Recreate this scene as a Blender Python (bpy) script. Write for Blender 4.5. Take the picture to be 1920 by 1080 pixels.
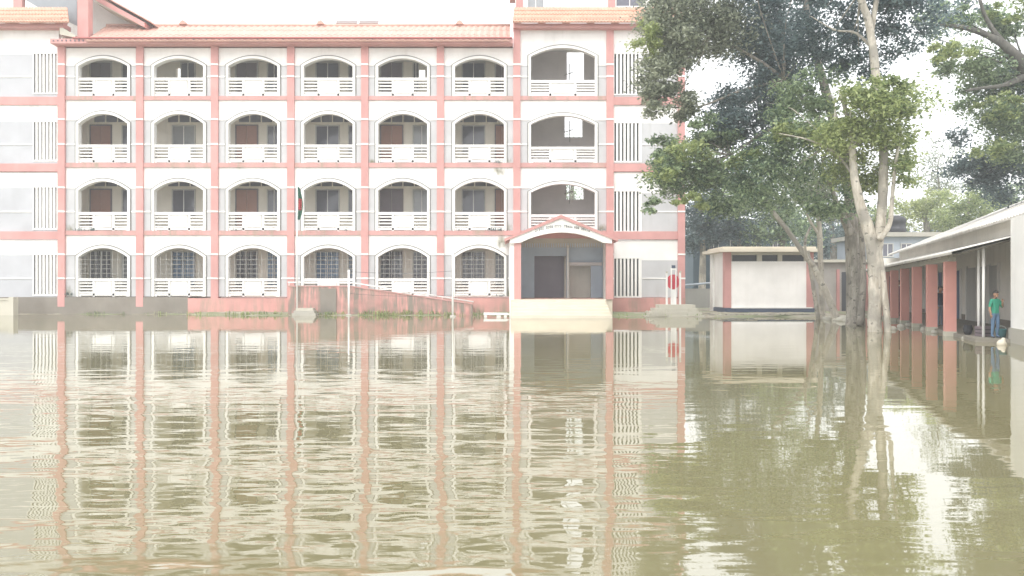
import bpy, bmesh, math, random
import numpy as np
from mathutils import Vector, Matrix

random.seed(7)
rng = np.random.default_rng(11)
for o in list(bpy.data.objects):
    bpy.data.objects.remove(o)
scene = bpy.context.scene
COL = scene.collection

# ------------------------------------------------------------------ camera, sky, sun, exposure
CAMH, HOR, FOC = 1.3, 542.0, 1500.0          # eye height over the water, horizon row, focal length in photo pixels
cam = bpy.data.cameras.new('camera')
cam.sensor_width = 36.0
cam.lens = FOC / 1920.0 * 36.0
cam.shift_y = 2.0 / 1920.0
cam.clip_start, cam.clip_end = 0.05, 3000
cam_o = bpy.data.objects.new('camera', cam)
cam_o.location = (0, 0, CAMH)
cam_o.rotation_euler = (math.radians(90), 0, 0)
COL.objects.link(cam_o)
scene.camera = cam_o

SUN_EL, SUN_AZ = math.radians(52), math.radians(200)   # azimuth from +Y, clockwise: behind the camera, a little left
world = bpy.data.worlds.new('World')
scene.world = world
world.use_nodes = True
wn, wl = world.node_tree.nodes, world.node_tree.links
wn.clear()
w_out = wn.new('ShaderNodeOutputWorld')
w_bg = wn.new('ShaderNodeBackground')
w_sky = wn.new('ShaderNodeTexSky')
w_sky.sky_type = 'NISHITA'
w_sky.sun_disc = False
w_sky.sun_elevation = SUN_EL
w_sky.sun_rotation = SUN_AZ
w_sky.air_density, w_sky.dust_density, w_sky.ozone_density = 1.0, 6.0, 1.0
w_hsv = wn.new('ShaderNodeHueSaturation')            # a milky, overcast sky
w_hsv.inputs['Saturation'].default_value = 0.22
w_hsv.inputs['Value'].default_value = 1.0
wl.new(w_sky.outputs[0], w_hsv.inputs['Color'])
w_mix = wn.new('ShaderNodeMix'); w_mix.data_type = 'RGBA'    # an even cloud deck over it
w_mix.inputs[0].default_value = 0.8
w_mix.inputs[7].default_value = (7.0, 7.1, 7.25, 1)
wl.new(w_hsv.outputs[0], w_mix.inputs[6])
wl.new(w_mix.outputs[2], w_bg.inputs['Color'])
w_bg.inputs['Strength'].default_value = 0.15
wl.new(w_bg.outputs[0], w_out.inputs['Surface'])

sun = bpy.data.lights.new('sun', 'SUN')
sun.energy = 0.7
sun.angle = math.radians(40)
sun.color = (1.0, 0.965, 0.91)
sun_o = bpy.data.objects.new('sun', sun)
sd = Vector((math.sin(SUN_AZ) * math.cos(SUN_EL), math.cos(SUN_AZ) * math.cos(SUN_EL), math.sin(SUN_EL)))
sun_o.rotation_euler = (-sd).to_track_quat('-Z', 'Y').to_euler()
sun_o.location = (0, -10, 40)
COL.objects.link(sun_o)

scene.view_settings.view_transform = 'Standard'
scene.view_settings.look = 'None'
scene.view_settings.exposure = 1.15
scene.view_settings.gamma = 1.0
scene.cycles.use_denoising = True
scene.cycles.max_bounces = 8
scene.cycles.diffuse_bounces = 4
scene.cycles.glossy_bounces = 4
scene.cycles.transmission_bounces = 4
scene.cycles.transparent_max_bounces = 8
scene.cycles.volume_bounces = 1

# ------------------------------------------------------------------ helpers
D = 41.5                                             # distance of the school's front wall
def fx(x, Y=D): return (x - 960.0) * Y / FOC
def fz(y, Y=D): return CAMH + (HOR - y) * Y / FOC
def PX(x, y, Y): return Vector((fx(x, Y), Y, fz(y, Y)))

WLOC = {}                                            # world origin of every object
def lin(c):
    return tuple(c) + (1.0,) if len(c) == 3 else c

class MB:
    def __init__(self):
        self.v, self.f, self.m, self.sm = [], [], [], []
        self.T = None
    def _add(self, pts):
        b = len(self.v)
        for p in pts:
            p = Vector(p)
            if self.T: p = self.T(p)
            self.v.append((p.x, p.y, p.z))
        return b
    def poly(self, pts, mi=0, smooth=False):
        b = self._add(pts)
        self.f.append(tuple(range(b, b + len(pts)))); self.m.append(mi); self.sm.append(smooth)
    def box(self, x0, x1, y0, y1, z0, z1, mi=0):
        b = self._add([(x0,y0,z0),(x1,y0,z0),(x1,y1,z0),(x0,y1,z0),(x0,y0,z1),(x1,y0,z1),(x1,y1,z1),(x0,y1,z1)])
        for q in ((3,2,1,0),(4,5,6,7),(0,1,5,4),(1,2,6,5),(2,3,7,6),(3,0,4,7)):
            self.f.append(tuple(b + i for i in q)); self.m.append(mi); self.sm.append(False)
        return self
    def prism(self, pts, y0, y1, mi=0):              # outline in x,z (counter-clockwise seen from the front), pushed back from y0 to y1
        n = len(pts)
        b = self._add([(p[0], y0, p[1]) for p in pts] + [(p[0], y1, p[1]) for p in pts])
        self.f.append(tuple(b + i for i in range(n))); self.m.append(mi); self.sm.append(False)
        self.f.append(tuple(b + n + i for i in reversed(range(n)))); self.m.append(mi); self.sm.append(False)
        for i in range(n):
            j = (i + 1) % n
            self.f.append((b + i, b + n + i, b + n + j, b + j)); self.m.append(mi); self.sm.append(False)
        return self
    def tube(self, pts, rad, n=8, mi=0, cap=True, rough=0.0):
        pts = [Vector(p) for p in pts]
        if not hasattr(rad, '__len__'): rad = [rad] * len(pts)
        rings = []
        up = Vector((0.13, 0.31, 0.94)).normalized()
        for i, p in enumerate(pts):
            a = pts[max(i - 1, 0)]; c = pts[min(i + 1, len(pts) - 1)]
            t = (c - a).normalized()
            u = t.cross(up)
            if u.length < 0.15: u = t.cross(Vector((1, 0.2, 0)))
            u.normalize(); w = t.cross(u).normalized()
            rg = []
            for k in range(n):
                an = 2 * math.pi * k / n
                r = rad[i] * (1 + (random.uniform(-rough, rough) if rough else 0))
                rg.append(p + (u * math.cos(an) + w * math.sin(an)) * r)
            rings.append(self._add(rg))
        for i in range(len(pts) - 1):
            for k in range(n):
                k2 = (k + 1) % n
                self.f.append((rings[i] + k, rings[i] + k2, rings[i+1] + k2, rings[i+1] + k)); self.m.append(mi); self.sm.append(True)
        if cap:
            self.f.append(tuple(rings[0] + k for k in reversed(range(n)))); self.m.append(mi); self.sm.append(False)
            self.f.append(tuple(rings[-1] + k for k in range(n))); self.m.append(mi); self.sm.append(False)
        return self
    def ball(self, c, r, mi=0, nu=10, nv=7, rough=0.0):
        c = Vector(c)
        if not hasattr(r, '__len__'): r = (r, r, r)
        rows = []
        for i in range(nv + 1):
            th = math.pi * i / nv
            row = []
            for k in range(nu):
                ph = 2 * math.pi * k / nu
                s = 1 + (random.uniform(-rough, rough) if rough else 0)
                row.append((c.x + r[0]*s*math.sin(th)*math.cos(ph), c.y + r[1]*s*math.sin(th)*math.sin(ph), c.z + r[2]*s*math.cos(th)))
            rows.append(self._add(row))
        for i in range(nv):
            for k in range(nu):
                k2 = (k + 1) % nu
                self.f.append((rows[i]+k, rows[i+1]+k, rows[i+1]+k2, rows[i]+k2)); self.m.append(mi); self.sm.append(True)
        return self
    def build(self, name, mats, parent=None, origin=None, kind=None):
        me = bpy.data.meshes.new(name)
        v = np.array(self.v, dtype=float)
        if origin is None:
            lo, hi = v.min(0), v.max(0)
            origin = Vector(((lo[0]+hi[0])/2, (lo[1]+hi[1])/2, lo[2]))
        origin = Vector(origin)
        me.from_pydata([tuple(p) for p in (v - np.array(origin))], [], self.f)
        if not isinstance(mats, (list, tuple)): mats = [mats]
        for m in mats: me.materials.append(m)
        me.polygons.foreach_set('material_index', self.m)
        me.polygons.foreach_set('use_smooth', self.sm)
        me.update()
        return link(name, me, origin, parent, kind)

def link(name, data, origin, parent=None, kind=None):
    o = bpy.data.objects.new(name, data)
    COL.objects.link(o)
    put(o, origin, parent)
    if kind: o['kind'] = kind
    return o
def put(o, origin, parent):
    origin = Vector(origin)
    WLOC[o.name] = origin
    if parent is not None:
        o.parent = parent
        o.location = origin - WLOC[parent.name]
    else:
        o.location = origin
def tag(o, label, cat, group=None):
    o['label'] = label; o['category'] = cat
    if group: o['group'] = group
    return o
def thing(name, loc, label, cat, group=None):
    return tag(link(name, None, loc), label, cat, group)
def dup(o, off, parent='same', mat=None):
    c = o.copy()
    COL.objects.link(c)
    p = o.parent if parent == 'same' else parent
    put(c, WLOC[o.name] + Vector(off), p)
    for ch in list(o.children):
        dup(ch, off, c)
    return c
def B(name, x0, x1, y0, y1, z0, z1, m, parent=None, **k):
    return MB().box(x0, x1, y0, y1, z0, z1).build(name, m, parent, **k)

# ------------------------------------------------------------------ materials
def newmat(name):
    m = bpy.data.materials.new(name); m.use_nodes = True
    n, l = m.node_tree.nodes, m.node_tree.links
    return m, n, l, n['Principled BSDF']
def noise(n, l, vec, scale, detail=4, rough=0.55):
    t = n.new('ShaderNodeTexNoise'); t.inputs['Scale'].default_value = scale
    t.inputs['Detail'].default_value = detail; t.inputs['Roughness'].default_value = rough
    if vec is not None: l.new(vec, t.inputs['Vector'])
    return t
def mapping(n, l, scale):
    g = n.new('ShaderNodeNewGeometry'); mp = n.new('ShaderNodeMapping')
    mp.inputs['Scale'].default_value = scale
    l.new(g.outputs['Position'], mp.inputs['Vector'])
    return mp.outputs[0]
def ramp(n, l, fac, a, b, c0=(0,0,0,1), c1=(1,1,1,1)):
    r = n.new('ShaderNodeValToRGB')
    r.color_ramp.elements[0].position = a; r.color_ramp.elements[1].position = b
    r.color_ramp.elements[0].color = c0; r.color_ramp.elements[1].color = c1
    l.new(fac, r.inputs[0])
    return r
def mix(n, l, fac, a, b, mode='MIX'):
    x = n.new('ShaderNodeMix'); x.data_type = 'RGBA'; x.blend_type = mode
    for sock, val in ((x.inputs[0], fac), (x.inputs[6], a), (x.inputs[7], b)):
        if hasattr(val, 'is_linked') or hasattr(val, 'links'): l.new(val, sock)
        elif isinstance(val, (int, float)): sock.default_value = val
        else: sock.default_value = lin(val)
    return x.outputs[2]
def paint(name, col, stain=(0.25, 0.23, 0.18), amount=0.5, rough=0.7, streak=True, cut=(0.52, 0.75), var=0.08, bump=0.15, scale=1.0, blob=(0.42, 0.68), spots=()):
    """weathered paint or plaster: patchy tone, rain streaks, fine relief"""
    m, n, l, p = newmat(name)
    patch = noise(n, l, mapping(n, l, (0.8*scale, 0.8*scale, 0.8*scale)), 1.0, 5)
    tone = mix(n, l, ramp(n, l, patch.outputs[0], 0.3, 0.7).outputs[0], tuple(c*(1-var) for c in col), tuple(min(1, c*(1+var)) for c in col))
    st = noise(n, l, mapping(n, l, (3.2*scale, 3.2*scale, (0.35 if streak else 2.2)*scale)), 1.0, 6, 0.62)
    bl = noise(n, l, mapping(n, l, (0.33*scale, 0.33*scale, 0.6*scale)), 1.0, 3)
    mask = n.new('ShaderNodeMath'); mask.operation = 'MULTIPLY'
    r1 = ramp(n, l, st.outputs[0], cut[0], cut[1]); r2 = ramp(n, l, bl.outputs[0], *blob)
    l.new(r1.outputs[0], mask.inputs[0]); l.new(r2.outputs[0], mask.inputs[1])
    m2 = n.new('ShaderNodeMath'); m2.operation = 'MULTIPLY'; l.new(mask.outputs[0], m2.inputs[0]); m2.inputs[1].default_value = amount
    col_out = mix(n, l, m2.outputs[0], tone, stain)
    for (sx_, sz_, rx_, rz_) in spots:               # damp, mossy patches with ragged edges
        g = n.new('ShaderNodeNewGeometry'); mp = n.new('ShaderNodeMapping'); mp.vector_type = 'POINT'
        mp.inputs['Scale'].default_value = (1/rx_, 0.0, 1/rz_); mp.inputs['Location'].default_value = (-sx_/rx_, 0, -sz_/rz_)
        l.new(g.outputs['Position'], mp.inputs['Vector'])
        ln = n.new('ShaderNodeVectorMath'); ln.operation = 'LENGTH'; l.new(mp.outputs[0], ln.inputs[0])
        nn_ = noise(n, l, mapping(n, l, (5, 5, 2.5)), 1.0, 5)
        ad = n.new('ShaderNodeMath'); ad.operation = 'MULTIPLY_ADD'; l.new(nn_.outputs[0], ad.inputs[0]); ad.inputs[1].default_value = 1.6; l.new(ln.outputs['Value'], ad.inputs[2])
        rr_ = ramp(n, l, ad.outputs[0], 0.55, 1.0, (1, 1, 1, 1), (0, 0, 0, 1))
        rr_.color_ramp.elements[0].position = 0.42; rr_.color_ramp.elements[1].position = 0.82
        sc_ = n.new('ShaderNodeMath'); sc_.operation = 'MULTIPLY'; l.new(ad.outputs[0], sc_.inputs[0]); sc_.inputs[1].default_value = 0.5
        l.new(sc_.outputs[0], rr_.inputs[0])
        col_out = mix(n, l, rr_.outputs[0], col_out, (0.20, 0.195, 0.13))
    l.new(col_out, p.inputs['Base Color'])
    p.inputs['Roughness'].default_value = rough
    p.inputs['Specular IOR Level'].default_value = 0.25
    if bump:
        bn = noise(n, l, mapping(n, l, (14, 14, 14)), 1.0, 3)
        b = n.new('ShaderNodeBump'); b.inputs['Strength'].default_value = bump; b.inputs['Distance'].default_value = 0.02
        l.new(bn.outputs[0], b.inputs['Height']); l.new(b.outputs[0], p.inputs['Normal'])
    return m
def plain(name, col, rough=0.6, metal=0.0, var=0.12, scale=6.0, spec=0.4):
    m, n, l, p = newmat(name)
    t = noise(n, l, mapping(n, l, (scale, scale, scale)), 1.0, 3)
    l.new(mix(n, l, t.outputs[0], tuple(c*(1-var) for c in col), tuple(min(1, c*(1+var)) for c in col)), p.inputs['Base Color'])
    p.inputs['Roughness'].default_value = rough; p.inputs['Metallic'].default_value = metal
    p.inputs['Specular IOR Level'].default_value = spec
    return m

M = {}
M['white'] = paint('white_paint', (0.80, 0.785, 0.755), (0.42, 0.40, 0.34), 0.55,
    spots=[(fx(945), fz(453), 0.75, 0.5), (fx(938), fz(322), 0.5, 0.35)])
M['trim'] = paint('white_trim', (0.80, 0.79, 0.76), (0.40, 0.38, 0.30), 0.4)
M['grey'] = paint('grey_paint', (0.50, 0.50, 0.505), (0.36, 0.36, 0.33), 0.5,
    spots=[(fx(132), fz(430), 0.35, 0.4), (fx(950), fz(428), 0.4, 0.5), (fx(950), fz(302), 0.35, 0.3), (fx(128), fz(550), 0.4, 0.5), (fx(952), fz(552), 0.4, 0.5), (fx(698), fz(304), 0.3, 0.25), (fx(1128), fz(428), 0.4, 0.3)])
M['lav'] = paint('bluish_grey_paint', (0.47, 0.475, 0.495), (0.36, 0.36, 0.35), 0.3)
M['pink'] = paint('faded_red_paint', (0.55, 0.29, 0.27), (0.40, 0.24, 0.20), 0.6, var=0.12)
M['band'] = paint('band_red_paint', (0.53, 0.295, 0.275), (0.31, 0.27, 0.20), 0.95, var=0.16, cut=(0.46, 0.68), blob=(0.38, 0.6))
M['plinth'] = paint('plinth_red_paint', (0.56, 0.29, 0.26), (0.27, 0.25, 0.19), 0.9, var=0.15, cut=(0.44, 0.66), blob=(0.34, 0.56))
M['plinth_dirty'] = paint('plinth_muddy', (0.23, 0.205, 0.175), (0.16, 0.16, 0.125), 0.7, var=0.15)
M['ramp'] = paint('ramp_peeling_red', (0.55, 0.28, 0.25), (0.24, 0.205, 0.17), 1.0, var=0.25, cut=(0.37, 0.55), scale=1.6, blob=(0.30, 0.52))
M['cream'] = paint('veranda_cream', (0.84, 0.79, 0.69), (0.42, 0.40, 0.34), 0.3)
M['ceil'] = paint('ceiling_grey', (0.66, 0.645, 0.61), (0.3, 0.3, 0.28), 0.4)
M['hall'] = paint('hall_mauve', (0.70, 0.65, 0.635), (0.40, 0.38, 0.36), 0.4)
M['hallblue'] = paint('hall_blue_grey', (0.50, 0.57, 0.65), (0.38, 0.42, 0.45), 0.3)
M['shedpink'] = paint('shed_pillar_red', (0.68, 0.33, 0.285), (0.45, 0.27, 0.22), 0.6, var=0.12)
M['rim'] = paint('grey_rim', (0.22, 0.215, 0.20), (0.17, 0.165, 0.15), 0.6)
M['step'] = paint('step_cream', (0.66, 0.60, 0.49), (0.40, 0.35, 0.27), 0.5)
M['concrete'] = paint('concrete', (0.40, 0.38, 0.33), (0.22, 0.21, 0.16), 0.8, streak=False)
M['conc_pale'] = paint('concrete_pale', (0.50, 0.475, 0.40), (0.32, 0.30, 0.22), 0.7)
M['door'] = plain('door_red_brown', (0.36, 0.19, 0.145), 0.55)
M['doordark'] = plain('door_dark_mauve', (0.17, 0.135, 0.15), 0.5)
M['glass'] = plain('window_glass_dark', (0.12, 0.12, 0.15), 0.12, spec=0.6)
M['glassblue'] = plain('window_glass_blue', (0.13, 0.22, 0.36), 0.2, spec=0.6)
M['glasspale'] = plain('window_glass_pale', (0.30, 0.31, 0.32), 0.15, spec=0.6)
M['metal'] = plain('pale_metal', (0.62, 0.62, 0.60), 0.45)
M['irongrey'] = plain('window_iron', (0.50, 0.49, 0.46), 0.5)
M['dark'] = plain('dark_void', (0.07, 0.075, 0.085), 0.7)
M['black'] = plain('black_plastic', (0.03, 0.03, 0.035), 0.45)
M['navy'] = plain('navy_paint', (0.07, 0.09, 0.14), 0.6)
M['redsign'] = plain('red_disc', (0.62, 0.06, 0.09), 0.5)
M['letter'] = plain('dark_lettering', (0.10, 0.10, 0.09), 0.6)
M['bluedoor'] = plain('blue_door', (0.05, 0.10, 0.22), 0.5)
M['teal'] = plain('teal_plastic', (0.10, 0.24, 0.26), 0.45)
M['flaggreen'] = plain('flag_green', (0.03, 0.13, 0.08), 0.8)
M['flagred'] = plain('flag_red', (0.48, 0.06, 0.07), 0.8)

def roofmat(name, c, stain, amount):
    return paint(name, c, stain, amount, rough=0.65, var=0.12, cut=(0.45, 0.7), bump=0.1)
M['rooftile'] = roofmat('roof_orange', (0.56, 0.345, 0.285), (0.43, 0.29, 0.235), 0.45)
M['tile'] = roofmat('tile_orange', (0.60, 0.35, 0.26), (0.40, 0.26, 0.19), 0.6)
M['gutter'] = paint('gutter_dark_red', (0.42, 0.15, 0.14), (0.3, 0.14, 0.12), 0.6)
M['tin'] = paint('old_tin', (0.60, 0.575, 0.53), (0.25, 0.22, 0.18), 0.75, rough=0.5, var=0.18, cut=(0.42, 0.66))
M['tinblue'] = paint('blue_tin', (0.36, 0.40, 0.45), (0.22, 0.23, 0.24), 0.6, rough=0.5)

def bark(name, c0, c1):
    m, n, l, p = newmat(name)
    a = noise(n, l, mapping(n, l, (9, 9, 2.2)), 1.0, 6, 0.65)
    b = noise(n, l, mapping(n, l, (1.6, 1.6, 1.1)), 1.0, 4)
    c = mix(n, l, ramp(n, l, a.outputs[0], 0.35, 0.65).outputs[0], c0, c1)
    c = mix(n, l, ramp(n, l, b.outputs[0], 0.47, 0.60).outputs[0], c, tuple(x*0.50 for x in c1))
    k_ = noise(n, l, mapping(n, l, (5, 5, 7)), 1.0, 2)
    c = mix(n, l, ramp(n, l, k_.outputs[0], 0.62, 0.68).outputs[0], c, tuple(x*0.35 for x in c1))
    l.new(c, p.inputs['Base Color'])
    p.inputs['Roughness'].default_value = 0.85
    bm_ = n.new('ShaderNodeBump'); bm_.inputs['Strength'].default_value = 0.6; bm_.inputs['Distance'].default_value = 0.03
    l.new(a.outputs[0], bm_.inputs['Height']); l.new(bm_.outputs[0], p.inputs['Normal'])
    return m
M['bark_pale'] = bark('bark_pale', (0.34, 0.30, 0.24), (0.58, 0.54, 0.46))
M['bark_grey'] = bark('bark_grey', (0.20, 0.18, 0.15), (0.38, 0.35, 0.30))
M['bark_dark'] = bark('bark_dark', (0.07, 0.07, 0.06), (0.16, 0.15, 0.13))

def leafmat(name, c0, c1, trans=0.48):
    m, n, l, p = newmat(name)
    g = n.new('ShaderNodeNewGeometry')
    big = noise(n, l, mapping(n, l, (0.45, 0.45, 0.45)), 1.0, 3)
    ad = n.new('ShaderNodeMath'); ad.operation = 'MULTIPLY_ADD'
    l.new(g.outputs['Random Per Island'], ad.inputs[0]); ad.inputs[1].default_value = 0.72
    sb = n.new('ShaderNodeMath'); sb.operation = 'SUBTRACT'; l.new(big.outputs[0], sb.inputs[0]); sb.inputs[1].default_value = 0.33
    l.new(sb.outputs[0], ad.inputs[2])
    c = mix(n, l, ramp(n, l, ad.outputs[0], 0.22, 0.72).outputs[0], c0, c1)
    l.new(c, p.inputs['Base Color'])
    p.inputs['Roughness'].default_value = 0.38
    p.inputs['Specular IOR Level'].default_value = 0.6
    tr = n.new('ShaderNodeBsdfTranslucent'); l.new(c, tr.inputs['Color'])
    mx = n.new('ShaderNodeMixShader'); mx.inputs[0].default_value = trans
    l.new(p.outputs[0], mx.inputs[1]); l.new(tr.outputs[0], mx.inputs[2])
    l.new(mx.outputs[0], n['Material Output'].inputs['Surface'])
    return m
M['leaf_grey'] = leafmat('leaf_grey_green', (0.13, 0.155, 0.115), (0.42, 0.45, 0.33))
M['leaf_dark'] = leafmat('leaf_dark', (0.060, 0.098, 0.112), (0.20, 0.27, 0.265))
M['leaf_mid'] = leafmat('leaf_mid', (0.090, 0.150, 0.095), (0.36, 0.45, 0.26))
M['leaf_light'] = leafmat('leaf_light', (0.15, 0.21, 0.085), (0.44, 0.50, 0.22))
M['leaf_yellow'] = leafmat('leaf_yellow', (0.20, 0.25, 0.085), (0.48, 0.52, 0.22))

# water: silty flood water, real reflection, small waves
def watermat():
    m, n, l, p = newmat('flood_water')
    silt = noise(n, l, mapping(n, l, (0.12, 0.12, 0.12)), 1.0, 3)
    l.new(mix(n, l, ramp(n, l, silt.outputs[0], 0.35, 0.65).outputs[0], (0.184, 0.166, 0.086), (0.210, 0.192, 0.106)), p.inputs['Base Color'])
    p.inputs['Roughness'].default_value = 0.02
    p.inputs['IOR'].default_value = 2.45
    g = n.new('ShaderNodeNewGeometry')
    sx = n.new('ShaderNodeSeparateXYZ'); l.new(g.outputs['Position'], sx.inputs[0])
    # ripples strong on the open left side, calm on the right
    calm = n.new('ShaderNodeMapRange'); calm.interpolation_type = 'SMOOTHSTEP'
    l.new(sx.outputs[0], calm.inputs[0])
    calm.inputs[1].default_value = -0.5; calm.inputs[2].default_value = 3.5
    calm.inputs[3].default_value = 1.0; calm.inputs[4].default_value = 0.33
    far = n.new('ShaderNodeMapRange'); l.new(sx.outputs[1], far.inputs[0])
    far.inputs[1].default_value = 4; far.inputs[2].default_value = 26; far.inputs[3].default_value = 1.25; far.inputs[4].default_value = 0.18
    patch = noise(n, l, mapping(n, l, (0.16, 0.30, 1)), 1.0, 2)
    pr = ramp(n, l, patch.outputs[0], 0.32, 0.68, (0.35, 0.35, 0.35, 1), (1, 1, 1, 1))
    w1 = noise(n, l, mapping(n, l, (0.9, 2.5, 1)), 1.0, 2, 0.4)
    w2 = noise(n, l, mapping(n, l, (3.0, 7.0, 1)), 1.0, 2, 0.4)
    s = n.new('ShaderNodeMath'); s.operation = 'MULTIPLY_ADD'
    l.new(w2.outputs[0], s.inputs[0]); s.inputs[1].default_value = 0.20; l.new(w1.outputs[0], s.inputs[2])
    a = n.new('ShaderNodeMath'); a.operation = 'MULTIPLY'; l.new(calm.outputs[0], a.inputs[0]); l.new(far.outputs[0], a.inputs[1])
    a2 = n.new('ShaderNodeMath'); a2.operation = 'MULTIPLY'; l.new(a.outputs[0], a2.inputs[0]); l.new(pr.outputs[0], a2.inputs[1])
    h = n.new('ShaderNodeMath'); h.operation = 'MULTIPLY'; l.new(s.outputs[0], h.inputs[0]); l.new(a2.outputs[0], h.inputs[1])
    b = n.new('ShaderNodeBump'); b.inputs['Strength'].default_value = 1.0; b.inputs['Distance'].default_value = 0.014
    l.new(h.outputs[0], b.inputs['Height']); l.new(b.outputs[0], p.inputs['Normal'])
    return m
M['water'] = watermat()
def groundmat():
    m, n, l, p = newmat('muddy_ground')
    a = noise(n, l, mapping(n, l, (1.3, 1.3, 1.3)), 1.0, 6)
    b = noise(n, l, mapping(n, l, (0.5, 0.5, 0.5)), 1.0, 4)
    c = mix(n, l, ramp(n, l, a.outputs[0], 0.35, 0.65).outputs[0], (0.20, 0.175, 0.125), (0.36, 0.33, 0.26))
    c = mix(n, l, ramp(n, l, b.outputs[0], 0.45, 0.6).outputs[0], c, (0.20, 0.225, 0.125))
    l.new(c, p.inputs['Base Color']); p.inputs['Roughness'].default_value = 0.9
    return m
M['ground'] = groundmat()

# ------------------------------------------------------------------ ground and water
def vnoise(x, y, s, seed=0):
    return (np.sin(x*1.7*s + seed) * np.cos(y*2.3*s + 1.3*seed) + 0.6*np.sin(x*4.1*s + y*3.3*s + 2*seed) + 0.4*np.cos(x*7.7*s - y*6.1*s + seed)) / 2.0
def shore(x):
    pts = [(-60, 41.2), (-17, 41.2), (-16, 40.0), (-13.5, 39.3), (-3.2, 39.4), (-1.5, 40.8), (0, 39.5), (4.6, 39.5), (5.2, 37.9), (8, 37.4), (12.5, 37.4), (13.6, 36.5), (15, 36.5), (17, 38), (60, 42)]
    return np.interp(x, [p[0] for p in pts], [p[1] for p in pts])
gx = np.concatenate([np.linspace(-700, -34, 14)[:-1], np.linspace(-34, 44, 300), np.linspace(44, 700, 14)[1:]])
gy = np.concatenate([np.linspace(-120, 24, 10)[:-1], np.linspace(24, 62, 170), np.linspace(62, 1500, 22)[1:]])
GX, GY = np.meshgrid(gx, gy)
GZ = np.clip((GY - shore(GX)) * 0.10, -0.8, 0.13) + 0.035 * vnoise(GX, GY, 1.0) + 0.02 * vnoise(GX, GY, 3.1, 2)
GZ = np.where(GY > 62, 0.2, GZ)
nxg, nyg = len(gx), len(gy)
idx = np.arange(nxg * nyg).reshape(nyg, nxg)
quads = np.stack([idx[:-1, :-1], idx[:-1, 1:], idx[1:, 1:], idx[1:, :-1]], -1).reshape(-1, 4)
def npmesh(name, verts, quads, mats, smooth=False):
    me = bpy.data.meshes.new(name)
    nv, nf = len(verts), len(quads)
    me.vertices.add(nv); me.vertices.foreach_set('co', np.ascontiguousarray(verts, dtype=np.float32).ravel())
    me.loops.add(nf * 4); me.loops.foreach_set('vertex_index', np.ascontiguousarray(quads, dtype=np.int32).ravel())
    me.polygons.add(nf); me.polygons.foreach_set('loop_start', np.arange(0, nf*4, 4, dtype=np.int32))
    me.polygons.foreach_set('use_smooth', np.full(nf, smooth, dtype=bool))
    for m in mats: me.materials.append(m)
    me.update(calc_edges=True)
    return me
ground = link('ground', npmesh('ground', np.stack([GX, GY, GZ], -1).reshape(-1, 3), quads, [M['ground']], True), (0, 0, 0), None, 'structure')
wv = np.array([(-150, -90, 0), (150, -90, 0), (150, 47, 0), (-150, 47, 0)], dtype=float)
water = link('water', npmesh('water', wv, np.array([[0, 1, 2, 3]]), [M['water']]), (0, 0, 0), None, 'structure')

# ------------------------------------------------------------------ school building
def wall_holes(mb, x0, x1, z0, z1, y0, y1, holes, mi=0):
    """a wall slab in the x-z plane with rectangular openings (x0,x1,z0,z1)"""
    xs = sorted(set([x0, x1] + [min(max(h[i], x0), x1) for h in holes for i in (0, 1)]))
    zs = sorted(set([z0, z1] + [min(max(h[i], z0), z1) for h in holes for i in (2, 3)]))
    for i in range(len(xs) - 1):
        for j in range(len(zs) - 1):
            cx, cz = (xs[i]+xs[i+1])/2, (zs[j]+zs[j+1])/2
            if any(h[0] < cx < h[1] and h[2] < cz < h[3] for h in holes): continue
            a, b, c, d = xs[i], xs[i+1], zs[j], zs[j+1]
            mb.poly([(a,y0,c),(b,y0,c),(b,y0,d),(a,y0,d)], mi)
            mb.poly([(b,y1,c),(a,y1,c),(a,y1,d),(b,y1,d)], mi)
    for h in holes:
        a, b, c, d = h
        mb.poly([(a,y0,c),(a,y0,d),(a,y1,d),(a,y1,c)], mi); mb.poly([(b,y0,d),(b,y0,c),(b,y1,c),(b,y1,d)], mi)
        mb.poly([(a,y0,d),(b,y0,d),(b,y1,d),(a,y1,d)], mi); mb.poly([(b,y0,c),(a,y0,c),(a,y1,c),(b,y1,c)], mi)
    mb.poly([(x0,y0,z1),(x1,y0,z1),(x1,y1,z1),(x0,y1,z1)], mi)
    mb.poly([(x0,y0,z0),(x0,y0,z1),(x0,y1,z1),(x0,y1,z0)], mi); mb.poly([(x1,y0,z1),(x1,y0,z0),(x1,y1,z0),(x1,y1,z1)], mi)
def arch_pts(o0, o1, zs, zt, n=16):
    c, h = (o0 + o1) / 2, (o1 - o0) / 2
    return [(c - h + 2*h*i/n, zs + (zt - zs) * (1 - ((2*i/n) - 1)**2)) for i in range(n + 1)]
def arch_wall(mb, x0, x1, z0, z1, y0, y1, o0, o1, zs, zt, zl):
    """wall panel with an arched opening down to z0; slot 0 white, slot 1 grey below zl"""
    ap = arch_pts(o0, o1, zs, zt)
    for (y, s) in ((y0, 1), (y1, -1)):
        def q(a, b, c, d, mi):
            pts = [(a,y,c),(b,y,c),(b,y,d),(a,y,d)]
            mb.poly(pts if s > 0 else pts[::-1], mi)
        for a, b in ((x0, o0), (o1, x1)):
            q(a, b, z0, zl, 1); q(a, b, zl, z1, 0)
        for (xa, za), (xb, zb) in zip(ap[:-1], ap[1:]):
            pts = [(xa,y,za),(xb,y,zb),(xb,y,z1),(xa,y,z1)]
            mb.poly(pts if s > 0 else pts[::-1], 0)
    mb.poly([(o0,y0,z0),(o0,y0,zs),(o0,y1,zs),(o0,y1,z0)], 0); mb.poly([(o1,y0,zs),(o1,y0,z0),(o1,y1,z0),(o1,y1,zs)], 0)
    for (xa, za), (xb, zb) in zip(ap[:-1], ap[1:]):
        mb.poly([(xa,y0,za),(xa,y1,za),(xb,y1,zb),(xb,y0,zb)], 0)
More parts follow.
